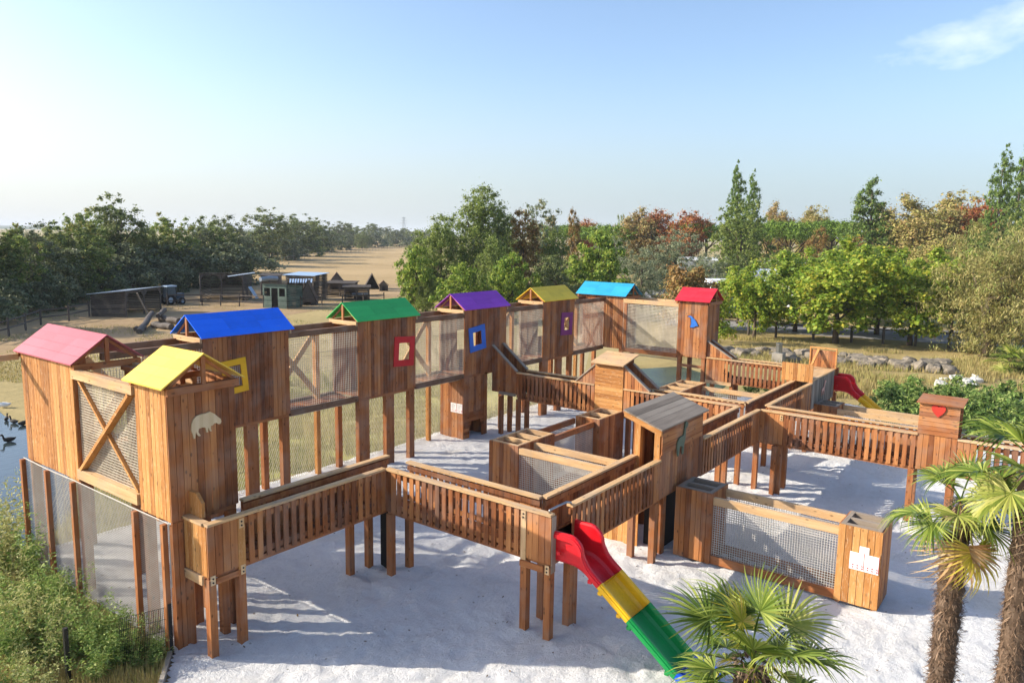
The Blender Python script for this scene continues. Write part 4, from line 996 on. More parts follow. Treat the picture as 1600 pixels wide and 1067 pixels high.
def proto(key, seed, h, w, mat, n, size, kind='round', **kw):
    rs = np.random.default_rng(seed+100)
    if kind == 'round': B = blobs_round(rs, h, w, kw.pop('k', 8), kw.pop('base', .25))
    elif kind == 'column':
        B = [(rs.normal()*w*.06, rs.normal()*w*.06, h*(.12+.86*i/9), w*.5*(1-.0*i)*math.sin(math.pi*(.22+.70*i/9))**.8, w*.5*math.sin(math.pi*(.22+.70*i/9))**.8, h*.085) for i in range(10)]
    elif kind == 'umbrella':
        B = [(math.cos(a)*w*.28, math.sin(a)*w*.28, h*(.80+.08*rs.random()), w*.26, w*.26, h*.13) for a in np.arange(0, 6.2, .8)]+[(0, 0, h*.88, w*.3, w*.3, h*.12)]
    elif kind == 'cone':
        B = [(rs.normal()*w*.03, rs.normal()*w*.03, h*(.15+.82*i/8), w*.5*(1-.85*i/8), w*.5*(1-.85*i/8), h*.08) for i in range(9)]
    rt = make_tree(kw.pop('name', 'tree'), 'x', 'tree', seed, B, h*kw.pop('th', .7), kw.pop('r', .16), mat, n, size, **kw)
    zs = sorted(v.co.z for v in [c for c in rt.children if c.name.startswith('crown')][0].data.vertices); hm_ = zs[int(len(zs)*.996)]
    PROTO[key] = (rt, hm_, w); return PROTO[key]
USED = set()
def place(key, px, D, top, label, group=None, wscale=1.0, rz=None, name=None):
    root, h, w = PROTO[key]; b = atD(px, D); hh = H-(top-hor(px))/CF*D; s = hh/h
    rz = RR.uniform(0, 6.28) if rz is None else rz
    if key not in USED:
        USED.add(key); o = root; o.location = b; o.rotation_euler = (0, 0, rz); o.scale = (s*wscale, s*wscale, s); o['label'] = label
        if group: o['group'] = group
    else: o = dup(root, b, rz, (s*wscale, s*wscale, s), label, group)
    return o
# prototypes (metres)
proto('dark1', 1, 8.5, 8.0, 'dark', 17850, 0.245, r=.2, base=.12, mat2='grey')
proto('dark2', 2, 8.5, 7.0, 'dark', 16800, 0.245, r=.2, base=.10, k=10, mat2='green')
proto('grey1', 3, 8.5, 7.5, 'grey', 16800, 0.231, r=.18, base=.10, mat2='dark', bark='barkpale')
proto('greenbelt', 4, 8.5, 7.2, 'green', 16800, 0.245, r=.18, base=.15, mat2='gold')
proto('lowshrub', 5, 3.2, 4.6, 'grey', 7980, 0.190, r=.07, base=.05, name='shrub', mat2='dark')
proto('airy', 6, 10, 6.0, 'dark', 8820, 0.258, r=.16, base=.35, crad=.6, k=9, per=2.0)
proto('big', 7, 12, 9.5, 'green', 35700, 0.231, r=.3, base=.08, k=14, crad=.8, mat2='grey')
proto('big2', 8, 11, 8.0, 'green', 27300, 0.231, r=.25, base=.06, k=12, crad=.75, mat2='dark')
proto('brightb', 9, 6, 6.4, 'bright', 18900, 0.231, r=.16, base=.05, k=9, asp=.7)
proto('sparse', 10, 9, 6, 'olive', 9660, 0.218, r=.14, base=.3, mat2='orange')
proto('rust', 11, 8, 5.2, 'brown', 12600, 0.218, r=.14, base=.1)
proto('olive', 12, 6.5, 7, 'olive', 19950, 0.170, r=.2, base=.12, asp=.3, k=10, mat2='grey')
proto('red', 13, 9, 8, 'red', 23520, 0.286, crad=.95, r=.2, base=.2)
proto('orange', 14, 9, 8, 'orange', 25200, 0.286, crad=.95, r=.2, base=.2, mat2='gold')
proto('gold', 15, 9.5, 8.5, 'gold', 31920, 0.258, crad=.95, r=.2, base=.15, mat2='orange')
proto('poplar', 16, 18, 6.0, 'poplar', 34000, 0.27, per=7, crad=.5, kind='column', r=.24, th=.9)
proto('broad', 17, 13, 11, 'green', 27300, 0.286, r=.3, base=.08, k=12, mat2='dark')
proto('pine', 18, 8.5, 11, 'pine', 16800, 0.245, kind='umbrella', r=.22, th=.8, crad=.7)
proto('conifer', 19, 15, 11, 'poplar', 40000, 0.27, per=6, crad=.6, kind='cone', r=.25, th=.9, mat2='dark')
proto('mulberry', 20, 6.2, 6.6, 'lime', 17850, 0.211, r=.15, base=.27, k=9, asp=.72, mat2='bright', up=.6)
proto('mulberry2', 21, 6.0, 6.4, 'bright', 17850, 0.211, r=.15, base=.27, k=9, asp=.72, mat2='lime', up=.6)
proto('sapling', 22, 4.2, 3.4, 'lime', 3780, 0.204, r=.06, base=.25, k=6, asp=.7)
proto('willow', 23, 7.6, 10, 'willow', 42000, 0.231, r=.28, base=.12, k=14, asp=.2, droop=1.8, crad=.9, mat2='gold', up=.1)
proto('roundshrub', 24, 3, 4.2, 'brown', 10500, 0.163, r=.08, base=.1, name='shrub', mat2='orange')
BG_ = 'dark trees in the belt along the left edge of the paddock'
belt = [(-40,346,60,'dark1'),(12,352,62,'greenbelt'),(55,344,68,'grey1'),(92,342,72,'dark2'),(128,328,76,'greenbelt'),(150,336,84,'dark1'),(185,304,84,'airy'),(222,346,88,'dark2'),(262,334,92,'greenbelt'),(298,346,98,'grey1'),(332,334,101,'dark2'),(362,332,106,'grey1'),(395,346,150,'dark1'),(420,324,170,'airy'),(446,340,190,'grey1'),(470,330,215,'dark2'),(500,340,255,'dark1'),(528,340,300,'grey1'),(552,344,345,'dark2'),(578,343,390,'dark1'),(606,348,430,'grey1'),(634,350,470,'dark1'),(662,352,500,'dark2'),(700,354,520,'grey1')]
bl = {'dark1': 'dense dark green tree', 'dark2': 'bushy dark tree with greener tips', 'grey1': 'grey green tree with pale limbs', 'greenbelt': 'olive green tree with yellowing top', 'airy': 'tall airy dark tree rising above its neighbours'}
where = ['cut by the left photo edge', 'beside the left photo edge', 'above the rail fence at far left', 'behind the rail fence left of the long shed', 'behind the left end of the long shed', 'just left of the tallest tree above the long shed', 'above the long shed', 'above the open end of the long shed', 'behind the tractor cab', 'left of the braced barn', 'above the left half of the braced barn', 'above the right half of the braced barn', 'just right of the braced barn', 'above the green hut', 'behind the green hut', 'behind the striped awning hut', 'beyond the field, right of the huts', 'beyond the low kennel', 'beyond the leaning kennel', 'near the far end of the belt', 'left of the pylon', 'beside the pylon', 'right of the pylon', 'behind the big central tree']
for (px, top, D, k), wh in zip(belt, where): place(k, px, D, top+(7 if k != 'airy' else 3), bl[k]+' '+wh, BG_, 1.15 if D < 140 else 1.7)
low = [(-30,430,55),(20,436,60),(60,425,64),(105,430,70),(150,415,76),(200,408,80),(250,405,84),(300,402,92),(350,396,100),(400,392,140),(455,386,185),(510,378,260),(560,374,340)]
lw = ['at the left photo edge', 'above the rail fence at far left', 'left of the rail fence end', 'left of the long shed', 'behind the long shed wall', 'behind the long shed roof', 'behind the tractor', 'left of the barn', 'behind the barn roof', 'right of the barn', 'behind the huts', 'at the field corner', 'far along the field edge']
for (px, top, D), wh in zip(low, lw): place('lowshrub', px, D, top, 'low grey green shrub '+wh+' under the tree belt', 'shrubs under the left tree belt', 1.35)
for i in range(26):
    px = -20+i*28+RR.uniform(-8, 8); D = 70+i*2.2+max(0, i-13)*26+RR.uniform(-3, 3)
    place('lowshrub' if i % 3 else 'dark2', px, D, 385-i*.8+RR.uniform(-12, 8) if i < 14 else 362+RR.uniform(-4, 6), 'shadowy shrub filling the understorey of the left tree belt', 'understorey shrubs of the left tree belt', 1.5)
CG = 'trees massed behind the purple and yellow roofs'
for k, px, D, top, ws, lb in [
    ('big', 742, 78, 297, .92, 'tallest broad green tree behind the purple roof'), ('big2', 690, 74, 338, .95, 'green tree left of the tallest central tree'),
    ('big2', 655, 80, 362, .8, 'outer green tree at the left end of the central group'), ('brightb', 650, 67, 386, .75, 'vivid green round tree beside the dry field'),
    ('big', 795, 84, 338, .8, 'broad green tree right of the tallest central tree'), ('sparse', 838, 82, 317, .9, 'thin crowned tree with see through top'),
    ('rust', 818, 78, 332, .8, 'rusty brown tree in front of the thin crowned one'), ('rust', 896, 92, 330, .38, 'slender brown spire tree behind the central group'),
    ('big2', 865, 80, 362, .9, 'shaded green tree above the mustard roof'), ('brightb', 725, 60, 414, 1.1, 'bright green bush like tree just behind the purple roof'),
    ('big2', 665, 66, 425, .9, 'lowest green tree at the left foot of the central group'), ('brightb', 800, 62, 398, .95, 'yellow green tree between purple and mustard roofs'),
    ('dark1', 868, 64, 400, 1.0, 'dark shaded tree directly behind the mustard roof'), ('brightb', 938, 68, 366, .95, 'large leaved bright tree above the sky blue roof'),
    ('dark2', 905, 72, 392, .9, 'dark shrubby tree left of the sky blue roof'), ('green' if False else 'big2', 770, 68, 372, .8, 'mid green tree in the heart of the central group'),
    ('olive', 1005, 74, 392, 1.0, 'grey green olive tree right of the sky blue roof'), ('olive', 1058, 84, 362, 1.15, 'broad olive tree behind the sky blue and red roofs'),
    ('olive', 1112, 76, 396, .95, 'silvery olive tree above the red roof'), ('olive', 960, 100, 372, 1.0, 'distant olive tree between bright tree and autumn trees')]:
    place(k, px, D, top, lb, CG, ws)
place('roundshrub', 1084, 58, 417, 'rusty orange round shrub just behind the red roof', None, 1.0)
AG = 'autumn coloured trees beyond the playground'
for k, px, D, top, ws, lb in [
    ('pine', 880, 150, 352, 1.2, 'flat topped pine far behind the mustard roof'), ('pine', 960, 135, 352, 1.2, 'flat topped pine between the central trees and the autumn reds'), ('red', 925, 150, 346, 1.00, 'small far red tree behind the flat topped pine'), ('broad', 970, 150, 338, .45, 'small round green tree among the far pines'),
    ('orange', 1008, 132, 330, 1.12, 'orange autumn tree left of the reds'), ('red', 1040, 134, 332, 1.06, 'orange red autumn tree in the middle of the far row'), ('red', 1066, 128, 334, 1.06, 'deep red autumn tree nearest the double poplar'), ('pine', 1105, 130, 349, 1.0, 'flat topped pine left of the double poplar'),
    ('poplar', 1150, 108, 263, .62, 'taller poplar of the pair above the red roof'), ('poplar', 1174, 112, 276, .60, 'shorter poplar of the pair above the red roof'), ('broad', 1158, 98, 318, 1.12, 'broad dark green tree below the poplar pair'),
    ('orange', 1216, 165, 322, 0.75, 'small pale orange tree right of the poplar pair'), ('gold', 1268, 160, 328, 1.00, 'far golden tree in the gap before the dark conifer'), ('pine', 1235, 120, 346, 1.1, 'bright flat topped pine right of the poplar pair'), ('pine', 1300, 122, 345, 1.1, 'bright flat topped pine left of the dark conifer'), ('pine', 1205, 150, 348, 1.0, 'distant flat topped pine behind the caravans'),
    ('conifer', 1357, 104, 286, 1.0, 'tall dark pointed conifer behind the light green row'), ('rust', 1278, 92, 358, .7, 'rusty brown tree left of the dark conifer'), ('rust', 1338, 82, 372, 1.0, 'rusty tree in front of the dark conifer'), ('gold', 1435, 102, 314, 1.25, 'broad golden tree right of the dark conifer'), ('gold', 1490, 108, 310, 1.19, 'tall golden tree left of the right hand poplars'), ('orange', 1400, 112, 332, 1.00, 'orange tree between conifer and golden trees'), ('red', 1516, 100, 318, 0.88, 'red brown tree next to the right hand poplars'), ('gold', 1460, 78, 378, 1.12, 'yellow green tree in front of the golden trees'),
    ('poplar', 1554, 96, 241, .62, 'left poplar of the pair by the right photo edge'), ('poplar', 1584, 98, 238, .62, 'right poplar of the pair by the right photo edge'), ('broad', 1600, 88, 318, .7, 'green tree at the foot of the right hand poplars'), ('broad', 1530, 90, 345, .6, 'green tree between red brown tree and poplars')]:
    place(k, px, D, top, lb, AG, ws)
MG = 'light green trees along the road fence'
for k, px, D, top, ws, lb in [('mulberry', 1187, 52.5, 412, 1.03, 'light green yellowing tree right behind the red roofed tower'), ('mulberry2', 1252, 57, 396, 1.25, 'light green tree left of the middle of the road row'), ('mulberry', 1318, 51, 378, 1.32, 'largest light green tree in the middle of the road row'), ('mulberry2', 1382, 56, 388, 1.25, 'light green tree right of the middle of the road row'), ('mulberry', 1436, 50.5, 392, 1.21, 'light green tree beside the brown willow'), ('mulberry2', 1160, 62, 418, 1.1, 'light green tree glimpsed just right of the red roof, farther than its neighbours'), ('mulberry', 1285, 66, 392, 1.3, 'light green tree filling the gap left of the largest one'), ('mulberry2', 1350, 64, 390, 1.3, 'light green tree filling the gap right of the largest one'), ('mulberry', 1412, 66, 392, 1.3, 'yellowing light green tree behind the willow side of the row'), ('mulberry2', 1500, 58, 400, 1.19, 'bright green tree half hidden by the brown willow')]:
    place(k, px, D, top, lb, MG, ws)
for k_, px_, D_, top_ in (('dark2', 1150, 84, 400), ('greenbelt', 1225, 86, 392), ('dark2', 1300, 84, 388), ('greenbelt', 1375, 88, 384), ('dark2', 1450, 86, 386), ('greenbelt', 1530, 84, 380)):
    place(k_, px_, D_, top_, 'shaded green tree filling the gaps behind the light green road row', 'shaded trees behind the road row', 1.35)
place('sapling', 1128, 50, 455, 'thin yellow green sapling beside the red roofed tower', None, 1)
for k_, (px_, D_, top_) in enumerate(((-150, 50, 300), (-230, 60, 300), (-310, 54, 290), (-120, 64, 320), (-400, 62, 290))):
    place(('dark1', 'dark2')[k_ % 2], px_, D_, top_, 'dark tree standing outside the left photo edge that shades the paddock', 'shade trees outside the left photo edge', 1.2)
place('willow', 1556, 46, 356, 'drooping brown gold willow at the right photo edge', None, 1.05)
for k_ in PROTO:
    if k_ not in USED:
        r_ = PROTO[k_][0]
        for c_ in list(r_.children): bpy.data.objects.remove(c_)
        bpy.data.objects.remove(r_)
# ------------------------------------------------------------------ palms
def frond_mesh(name, seed, size, mat, fold=.5, droop=.35, nseg=36, spread=250, petiole=.85):
    """costapalmate fan: petiole along +X, blade segments radiating"""
    rs = np.random.default_rng(seed); V_, Q_ = [], []
    def strip(pts, ws, nrm):
        b = len(V_)
        for p, w, n in zip(pts, ws, nrm):
            V_.append(p-n*w); V_.append(p+n*w)
        for i in range(len(pts)-1): Q_.append((b+2*i, b+2*i+1, b+2*i+3, b+2*i+2))
    hub = np.array([petiole*size, 0, 0.0])
    for i in range(nseg):
        a = math.radians(-spread/2+spread*i/(nseg-1)); ln = size*(.95-.30*abs(a)/math.pi)*(.88+.2*rs.random())
        d = np.array([math.cos(a), math.sin(a), 0]); nrm = np.array([-math.sin(a), math.cos(a), 0])
        zf = fold*abs(math.sin(a/2))*.6; pts, ws, ns = [], [], []
        tw = rs.normal()*.12; dr = droop*(.6+.8*rs.random())
        for t_ in (0, .18, .38, .6, .8, 1.0):
            p = hub+d*ln*t_; p[2] += ln*(zf*t_-dr*max(0, t_-.45)**2*2.2); p[1] += tw*ln*t_*t_*.3
            pts.append(p); ws.append(size*(.004 if t_ == 0 else (.0115 if t_ < .3 else (.0235 if t_ < .5 else (.021 if t_ < .7 else (.012 if t_ < .9 else .0012))))))
            nn = nrm.copy(); nn[2] = .5*(1 if i % 2 else -1); ns.append(nn/np.linalg.norm(nn))
        strip(pts, ws, ns)
    ps = [np.array([t_*petiole*size, 0, .06*size*math.sin(math.pi*t_)]) for t_ in np.linspace(0, 1, 6)]
    strip(ps, [size*.022]*6, [np.array([0, 1., 0])]*6); strip(ps, [size*.016]*6, [np.array([0, 0, 1.])]*6)
    return np_mesh(name, np.array(V_), Q_, mat)
def palm(label, base, crown_z, lean, tr, size, specs, seed, stub=True):
    rs = np.random.default_rng(seed)
    root = thing('fan_palm', label, 'palm', base, 'fan palms')
    top = Vector((lean[0], lean[1], crown_z)); m = MB(); k = 40; pts = [Vector((lean[0]*(i/k)**1.5, lean[1]*(i/k)**1.5, -.1+crown_z*i/k)) for i in range(k+1)]
    m.tube(pts, [tr*(.88+.16*(i % 2)+.08*rs.random()) for i in range(k+1)], 14)
    v0 = len(m.v)
    for i in range(v0):
        x, y, z = m.v[i]; w = 1+.14*mnoise.noise(Vector((x*9, y*9, z*7+seed))); i_ = min(k, max(0, int((z+.1)/crown_z*k))); cx_, cy_ = pts[i_].x, pts[i_].y
        m.v[i] = (cx_+(x-cx_)*w, cy_+(y-cy_)*w, z)
    o = m.build('trunk', M['palmtrunk'], None); o.parent = root
    # fibre and old leaf bases
    V_, Q_ = [], []
    for i in range(6500):
        z = rs.random()*crown_z; a = rs.random()*6.283; t_ = z/crown_z; cx_, cy_ = lean[0]*t_**1.5, lean[1]*t_**1.5
        ln = rs.uniform(.04, .11); w = rs.uniform(.003, .010); d = np.array([math.cos(a), math.sin(a), 0]); s = np.array([-math.sin(a), math.cos(a), 0])
        p = np.array([cx_, cy_, z])+d*tr*.95; q = p+d*ln*rs.uniform(.25, .8)+np.array([0, 0, ln*rs.uniform(-.9, .8)])+s*ln*rs.normal()*.4
        b = len(V_); V_ += [p-s*w, p+s*w, q+s*w*.4, q-s*w*.4]; Q_.append((b, b+1, b+2, b+3))
    o = np_mesh('fibre', np.array(V_), Q_, M['palmfibre']); o.parent = root
    for (az, el, sc, pm, roll) in specs:
        src = pm; f = bpy.data.objects.new('frond', src.data); COL.objects.link(f); f.parent = root
        f.location = top+Vector((0, 0, rs.uniform(-.10, .05)))
        az_ = math.radians(az); el_ = math.radians(el)
        f.rotation_mode = 'XYZ'; Rm = Matrix.Rotation(az_, 4, 'Z') @ Matrix.Rotation(-el_, 4, 'Y') @ Matrix.Rotation(math.radians(roll), 4, 'X')
        f.rotation_euler = Rm.to_euler(); f.scale = (sc*size,)*3
    return root
M['palmtrunk'] = wood('palm_trunk', 'z', (48, 38, 30), (84, 68, 54), (122, 102, 84), knots=False)
M['palmfibre'] = leaf('palm_fibre', [(54, 42, 32), (84, 66, 52), (114, 92, 74), (146, 122, 100)], .1, 2)
FG = [frond_mesh('frond', s, 1, L['palm' if s < 5 else 'palmlight'], f, d) for s, f, d in ((1, .5, .25), (2, .35, .5), (3, .7, .35), (4, .4, .7), (5, .45, .45))]
FY = [frond_mesh('frond', 8, 1, L['palmyellow'], .4, .6)]; FD = [frond_mesh('frond', 9, 1, L['palmdry'], .9, 1.3, 26, 200)]
def specs(rs, n, lo, hi, s0=.85, s1=1.1, mats=None):
    out = []
    for i in range(n):
        t_ = i/(n-1); el = hi+(lo-hi)*t_**.8+rs.normal()*6; az = i*137.5+rs.normal()*12
        pm = (mats or FG)[rs.integers(0, len(mats or FG))]; out.append((az, el, rs.uniform(s0, s1)*(.8 if t_ < .15 else 1), pm, rs.normal()*14))
    return out
def wp(px, py, D):
    d = ray(px, py); t_ = D/(d.x*math.cos(AZ)+d.y*math.sin(AZ)); return Vector((d.x*t_, d.y*t_, H+d.z*t_))
rs = np.random.default_rng(5)
c1 = wp(1500, 785, 8.2); sp = specs(rs, 12, -64, 60, .44, .56); sp += [(240, -62, .55, FY[0], 5), (200, -70, .6, FD[0], 0), (250, -80, .55, FD[0], 10)]
palm('tall fan palm right of the notice box, the left one of the two tall palms', (c1.x+.02, c1.y+.02, 0), c1.z, (-.02, -.02), .128, 1.0, sp, 21)
c2 = wp(1618, 735, 7.6); sp = specs(rs, 14, -60, 62, .50, .64); sp += [(260, -68, .55, FD[0], 5)]
palm('tall fan palm cut by the right photo edge', (c2.x+.10, c2.y+.02, 0), c2.z, (-.10, -.02), .132, 1.0, sp, 22)
c3 = wp(1176, 1030, 5.6); sp = specs(rs, 20, -36, 68, .42, .52); sp += [(215, -30, .5, FY[0], 0), (185, -40, .52, FY[0], 10), (20, -25, .4, FY[0], 0), (90, 70, .35, FY[0], 0)]
palm('fan palm seen from above at the bottom beside the coloured slide', (c3.x, c3.y, 0), c3.z, (0, 0), .13, 1.0, sp, 23)
c4 = wp(1588, 566, 40); sp = specs(rs, 22, -55, 70, .75, 1.0)
palm('distant small fan palm standing in the hedge at the right', (c4.x, c4.y, 0), c4.z, (.1, .1), .2, 1.0, sp, 24)
for o in FG+FY+FD: bpy.data.objects.remove(o)
# ------------------------------------------------------------------ weeds, hedge, grass
def weed_mesh(seed, h, w, n, size, mat, stems=9):
    rs = np.random.default_rng(seed); V_, Q_ = [], []
    st = []
    for i in range(stems):
        a = rs.random()*6.28; r = w*.5*rs.random()**.5; hh = h*rs.uniform(.55, 1); tip = np.array([math.cos(a)*r*1.2, math.sin(a)*r*1.2, hh]); b0 = np.array([math.cos(a)*r*.35, math.sin(a)*r*.35, 0]); st.append((b0, tip))
        b = len(V_); e = np.array([.008, 0, 0]); V_ += [b0-e, b0+e, tip+e*.3, tip-e*.3]; Q_.append((b, b+1, b+2, b+3))
    for i in range(n):
        b0, tip = st[rs.integers(0, stems)]; t_ = rs.random()**.7; p = b0+(tip-b0)*t_+rs.normal(size=3)*w*.05
        d = rs.normal(size=3); d[2] = d[2]*.5+.35; d /= np.linalg.norm(d); s = np.cross(d, rs.normal(size=3)); s /= np.linalg.norm(s)
        l = size*rs.uniform(.5, 1.4)*(1.15-.6*t_); wd = l*.16; b = len(V_); m_ = p+d*l*.5
        V_ += [p, m_+s*wd, p+d*l-np.array([0, 0, l*.2]), m_-s*wd]; Q_.append((b, b+1, b+2, b+3))
    return np.array(V_), Q_
WP = []
for i, (h, w, n, sz, mt) in enumerate(((1.15, 1.2, 1000, .12, 'weed'), (1.3, 1.0, 800, .11, 'weedpale'), (.9, 1.3, 1100, .11, 'weed'), (1.5, .8, 800, .12, 'weedpale'), (.7, 1.2, 800, .10, 'weedpale'))):
    v, q = weed_mesh(40+i, h, w, n, sz, L[mt]); o = np_mesh('weed_plant', v, q, L[mt]); WP.append(o)
wl = ['leafy green weed clump in the rough patch left of the mesh fence', 'tall pale weed clump in the rough patch left of the mesh fence', 'low broad weed clump in the rough patch left of the mesh fence', 'tall thin upright weed in the rough patch left of the mesh fence', 'low straw green weed in the rough patch left of the mesh fence']
first = set(); rr_ = random.Random(3)
def weed(i, x, y, s, grp='wild weeds beside the mesh fence', lab=None):
    o = WP[i] if i not in first else WP[i].copy()
    if i in first: COL.objects.link(o)
    first.add(i); o.location = (x, y, 0); o.rotation_euler = (0, 0, rr_.uniform(0, 6.28)); o.scale = (s, s, s*rr_.uniform(.85, 1.1)); tag(o, lab or wl[i], 'weed', grp)
for px, py, i, s in [(15,830,3,0.98),(40,850,0,1.08),(8,880,1,1.08),(60,905,2,0.98),(25,915,0,1.08),(95,930,0,0.84),(60,950,1,0.88),(10,960,2,1.08),(120,950,2,0.79),(150,965,0,0.84),(100,975,3,0.66),(185,980,0,0.79),(215,1000,1,0.62),(160,995,2,0.79),(130,1010,0,0.75),(200,1015,2,0.62),(240,1010,0,0.48),(70,1000,1,0.88),(30,1005,0,0.88),(228,985,2,0.53),(20,1050,4,0.88),(60,1065,4,0.88),(5,1075,2,0.69),(175,1020,0,0.70),(45,985,2,0.98),(20,800,3,1.08),(-10,850,0,1.18),(5,820,1,1.18),(110,900,0,0.70),(80,880,2,0.78),(35,945,3,0.88),(140,935,1,0.62),(170,945,0,0.53)]:
    q = gp(px, py+55 if py < 1000 else py+20); weed(i, q.x, q.y, s)
# hedge plants on the right bank
HP = []
for i in range(3):
    rs = np.random.default_rng(70+i); B = [(rs.normal()*.5, rs.normal()*.5, .35+.35*rs.random(), .6, .6, .5) for _ in range(7)]
    C_, R_ = crown_pts(rs, B, 9, .28); v, q = leaves(rs, C_, R_, 2600, .15, .4, .5); HP.append(np_mesh('bush', v, q, L['hedge' if i < 2 else 'weed']))
hf = set()
for px, py, i, s in [(1392,652,2,.7),(1405,636,0,1.1),(1425,642,1,1.1),(1392,620,1,.9),(1450,650,0,1),(1475,655,2,1),(1500,645,1,1.1),(1520,668,0,1.1),(1545,660,2,1),(1530,640,0,1.2),(1560,680,1,1),(1578,650,0,1),(1600,670,2,1.1),(1440,620,2,1),(1480,628,0,1),(1515,615,2,1),(1560,620,1,1),(1590,630,2,1),(1415,610,2,.8),(1255,618,1,.6),(1230,612,2,.5),(1205,610,0,.5),(1180,604,1,.5),(1610,640,1,1),(1465,640,1,1.05)]:
    o = HP[i] if i not in hf else HP[i].copy()
    if i in hf: COL.objects.link(o)
    hf.add(i); q = gp(px, py+14); o.location = q; o.rotation_euler = (0, 0, rr_.uniform(0, 6.28)); o.scale = (s*1.05, s*1.05, s*rr_.uniform(.8, 1.1))
    tag(o, ['leafy green bush in the rough hedge behind the heart hut', 'rounded green bush in the rough hedge behind the heart hut', 'paler feathery bush in the rough hedge behind the heart hut'][i], 'bush', 'bushes of the rough hedge behind the playground')
def blades(name, fn, n, h0, h1, w, mat, seed, lean=.35):
    rs = np.random.default_rng(seed); P_ = []
    while len(P_) < n:
        p = fn(rs)
        if p is not None: P_.append(p)
    P_ = np.array(P_); a = rs.random(n)*6.283; hh = rs.uniform(h0, h1, n); d = np.stack([np.cos(a), np.sin(a), np.zeros(n)], 1); ln = d*(hh*lean*rs.random(n))[:, None]; b = rs.random(n)*6.283
    s = np.stack([np.cos(b), np.sin(b), np.zeros(n)], 1)*w*.5; base = np.concatenate([P_, np.zeros((n, 1))], 1)
    v = np.stack([base-s, base+s, base+ln+np.stack([0*hh, 0*hh, hh], 1)], 1).reshape(-1, 3)
    o = np_mesh(name, v, np.arange(n*3).reshape(-1, 3), mat, tri=True); o['kind'] = 'stuff'; return o
MEAD = [(6.3, 17.65), (30, 17.65), (31, 21.5), (26, 29), (14, 29), (10.4, 24), (7.9, 19.4)]
def dens(x, y, sc, th): return mnoise.noise(Vector((x*sc, y*sc, 2.2))) > th
def f1(rs):
    x, y = rs.uniform(6, 31), rs.uniform(17.6, 29); return (x, y) if inside(x, y, MEAD) and (x < 22 or y < 18.4 or y > 21) and (dens(x, y, .9, -.25)) else None
blades('meadow_grass', f1, 26000, .2, .62, .03, L['grass'], 91)
def f2(rs):
    x, y = rs.uniform(34, 52), rs.uniform(-4, 20); 
    return (x, y) if x > 34.5+max(0, (12-y))*.0 and dens(x, y, .35, -.05) and not (y > 12 and x < 41) else None
blades('dry_grass', f2, 22000, .10, .42, .04, L['drygrass'], 92)
def f3(rs):
    q = gp(rs.uniform(-60, 262), rs.uniform(860, 1120)); 
    return (q.x, q.y) if not inside(q.x, q.y, SANDP) and q.x < 5.95 else None
blades('rough_grass', f3, 14000, .06, .28, .012, L['drygrass'], 93)
def f4(rs):
    q = gp(rs.uniform(-40, 90), rs.uniform(800, 1000)); return (q.x, q.y) if q.x < 5.9 else None
blades('rough_grass', f4, 5000, .10, .5, .014, L['grass'], 94)
def f5(rs):
    q = gp(rs.uniform(-40, 640), rs.uniform(470, 640)); return (q.x, q.y) if q.y > 38 and dens(q.x, q.y, .16, .12) else None
blades('paddock_grass', f5, 9000, .05, .16, .05, L['drygrass'], 95)
# ------------------------------------------------------------------ rocks
def rock_mesh(seed):
    rs = random.Random(seed); import bmesh
    bm = bmesh.new(); bmesh.ops.create_icosphere(bm, subdivisions=3, radius=1)
    sx, sy, sz = rs.uniform(.8, 1.3), rs.uniform(.7, 1.1), rs.uniform(.55, .85)
    for v in bm.verts:
        p = v.co.copy(); k = 1+.38*mnoise.noise(p*1.1+Vector((seed*7.7, 0, 0)))+.16*mnoise.noise(p*3.1+Vector((0, seed*3.3, 0)))
        q = p*k; q = Vector([math.copysign(min(abs(c), .78), c) for c in q]); v.co = Vector((q.x*sx, q.y*sy, q.z*sz))
    me = bpy.data.meshes.new('boulder'); bm.to_mesh(me); bm.free(); me.materials.append(M['rock']); return me
M['rock'] = groundmat('rock', [(70, 66, 60), (106, 100, 90), (142, 132, 118), (98, 84, 66)], .9, 5, .6, .05)
M['paleRock'] = groundmat('pale_rock', [(168, 166, 158), (200, 198, 190), (220, 218, 212)], .9, 5, .6, .05)
RM = [rock_mesh(i) for i in range(6)]
def rock(px, py, s, label, group, mat=None, i=None):
    i = rr_.randrange(6) if i is None else i; o = bpy.data.objects.new('boulder', RM[i]); COL.objects.link(o)
    q = gp(px, py); o.location = (q.x, q.y, s*.25); o.scale = (s, s, s*rr_.uniform(.8, 1.1)); o.rotation_euler = (rr_.uniform(-.3, .3), rr_.uniform(-.3, .3), rr_.uniform(0, 6.28)); tag(o, label, 'boulder', group)
    if mat: o.material_slots[0].link = 'OBJECT'; o.material_slots[0].material = mat
def row_y(px): return 551+(px-1160)*.078
for i in range(66):
    px = 1140+i*5.3+rr_.uniform(-4, 4)
    for_y = row_y(px)-rr_.uniform(0, 12)
    rock(px, for_y+8, rr_.uniform(.26, .58), 'grey boulder in the stone bank below the road fence', 'boulders of the stone bank')
for i in range(9): rock(1462+rr_.uniform(0, 66), 590+rr_.uniform(0, 14), rr_.uniform(.16, .40), 'chalk white stone in the pile among the rough bushes', 'white stones behind the hedge', M['paleRock'])
for i in range(5): rock(665+i*9, 690+rr_.uniform(0, 3), .06, 'tiny pebble at the sand edge', 'pebbles at the sand edge') if False else None
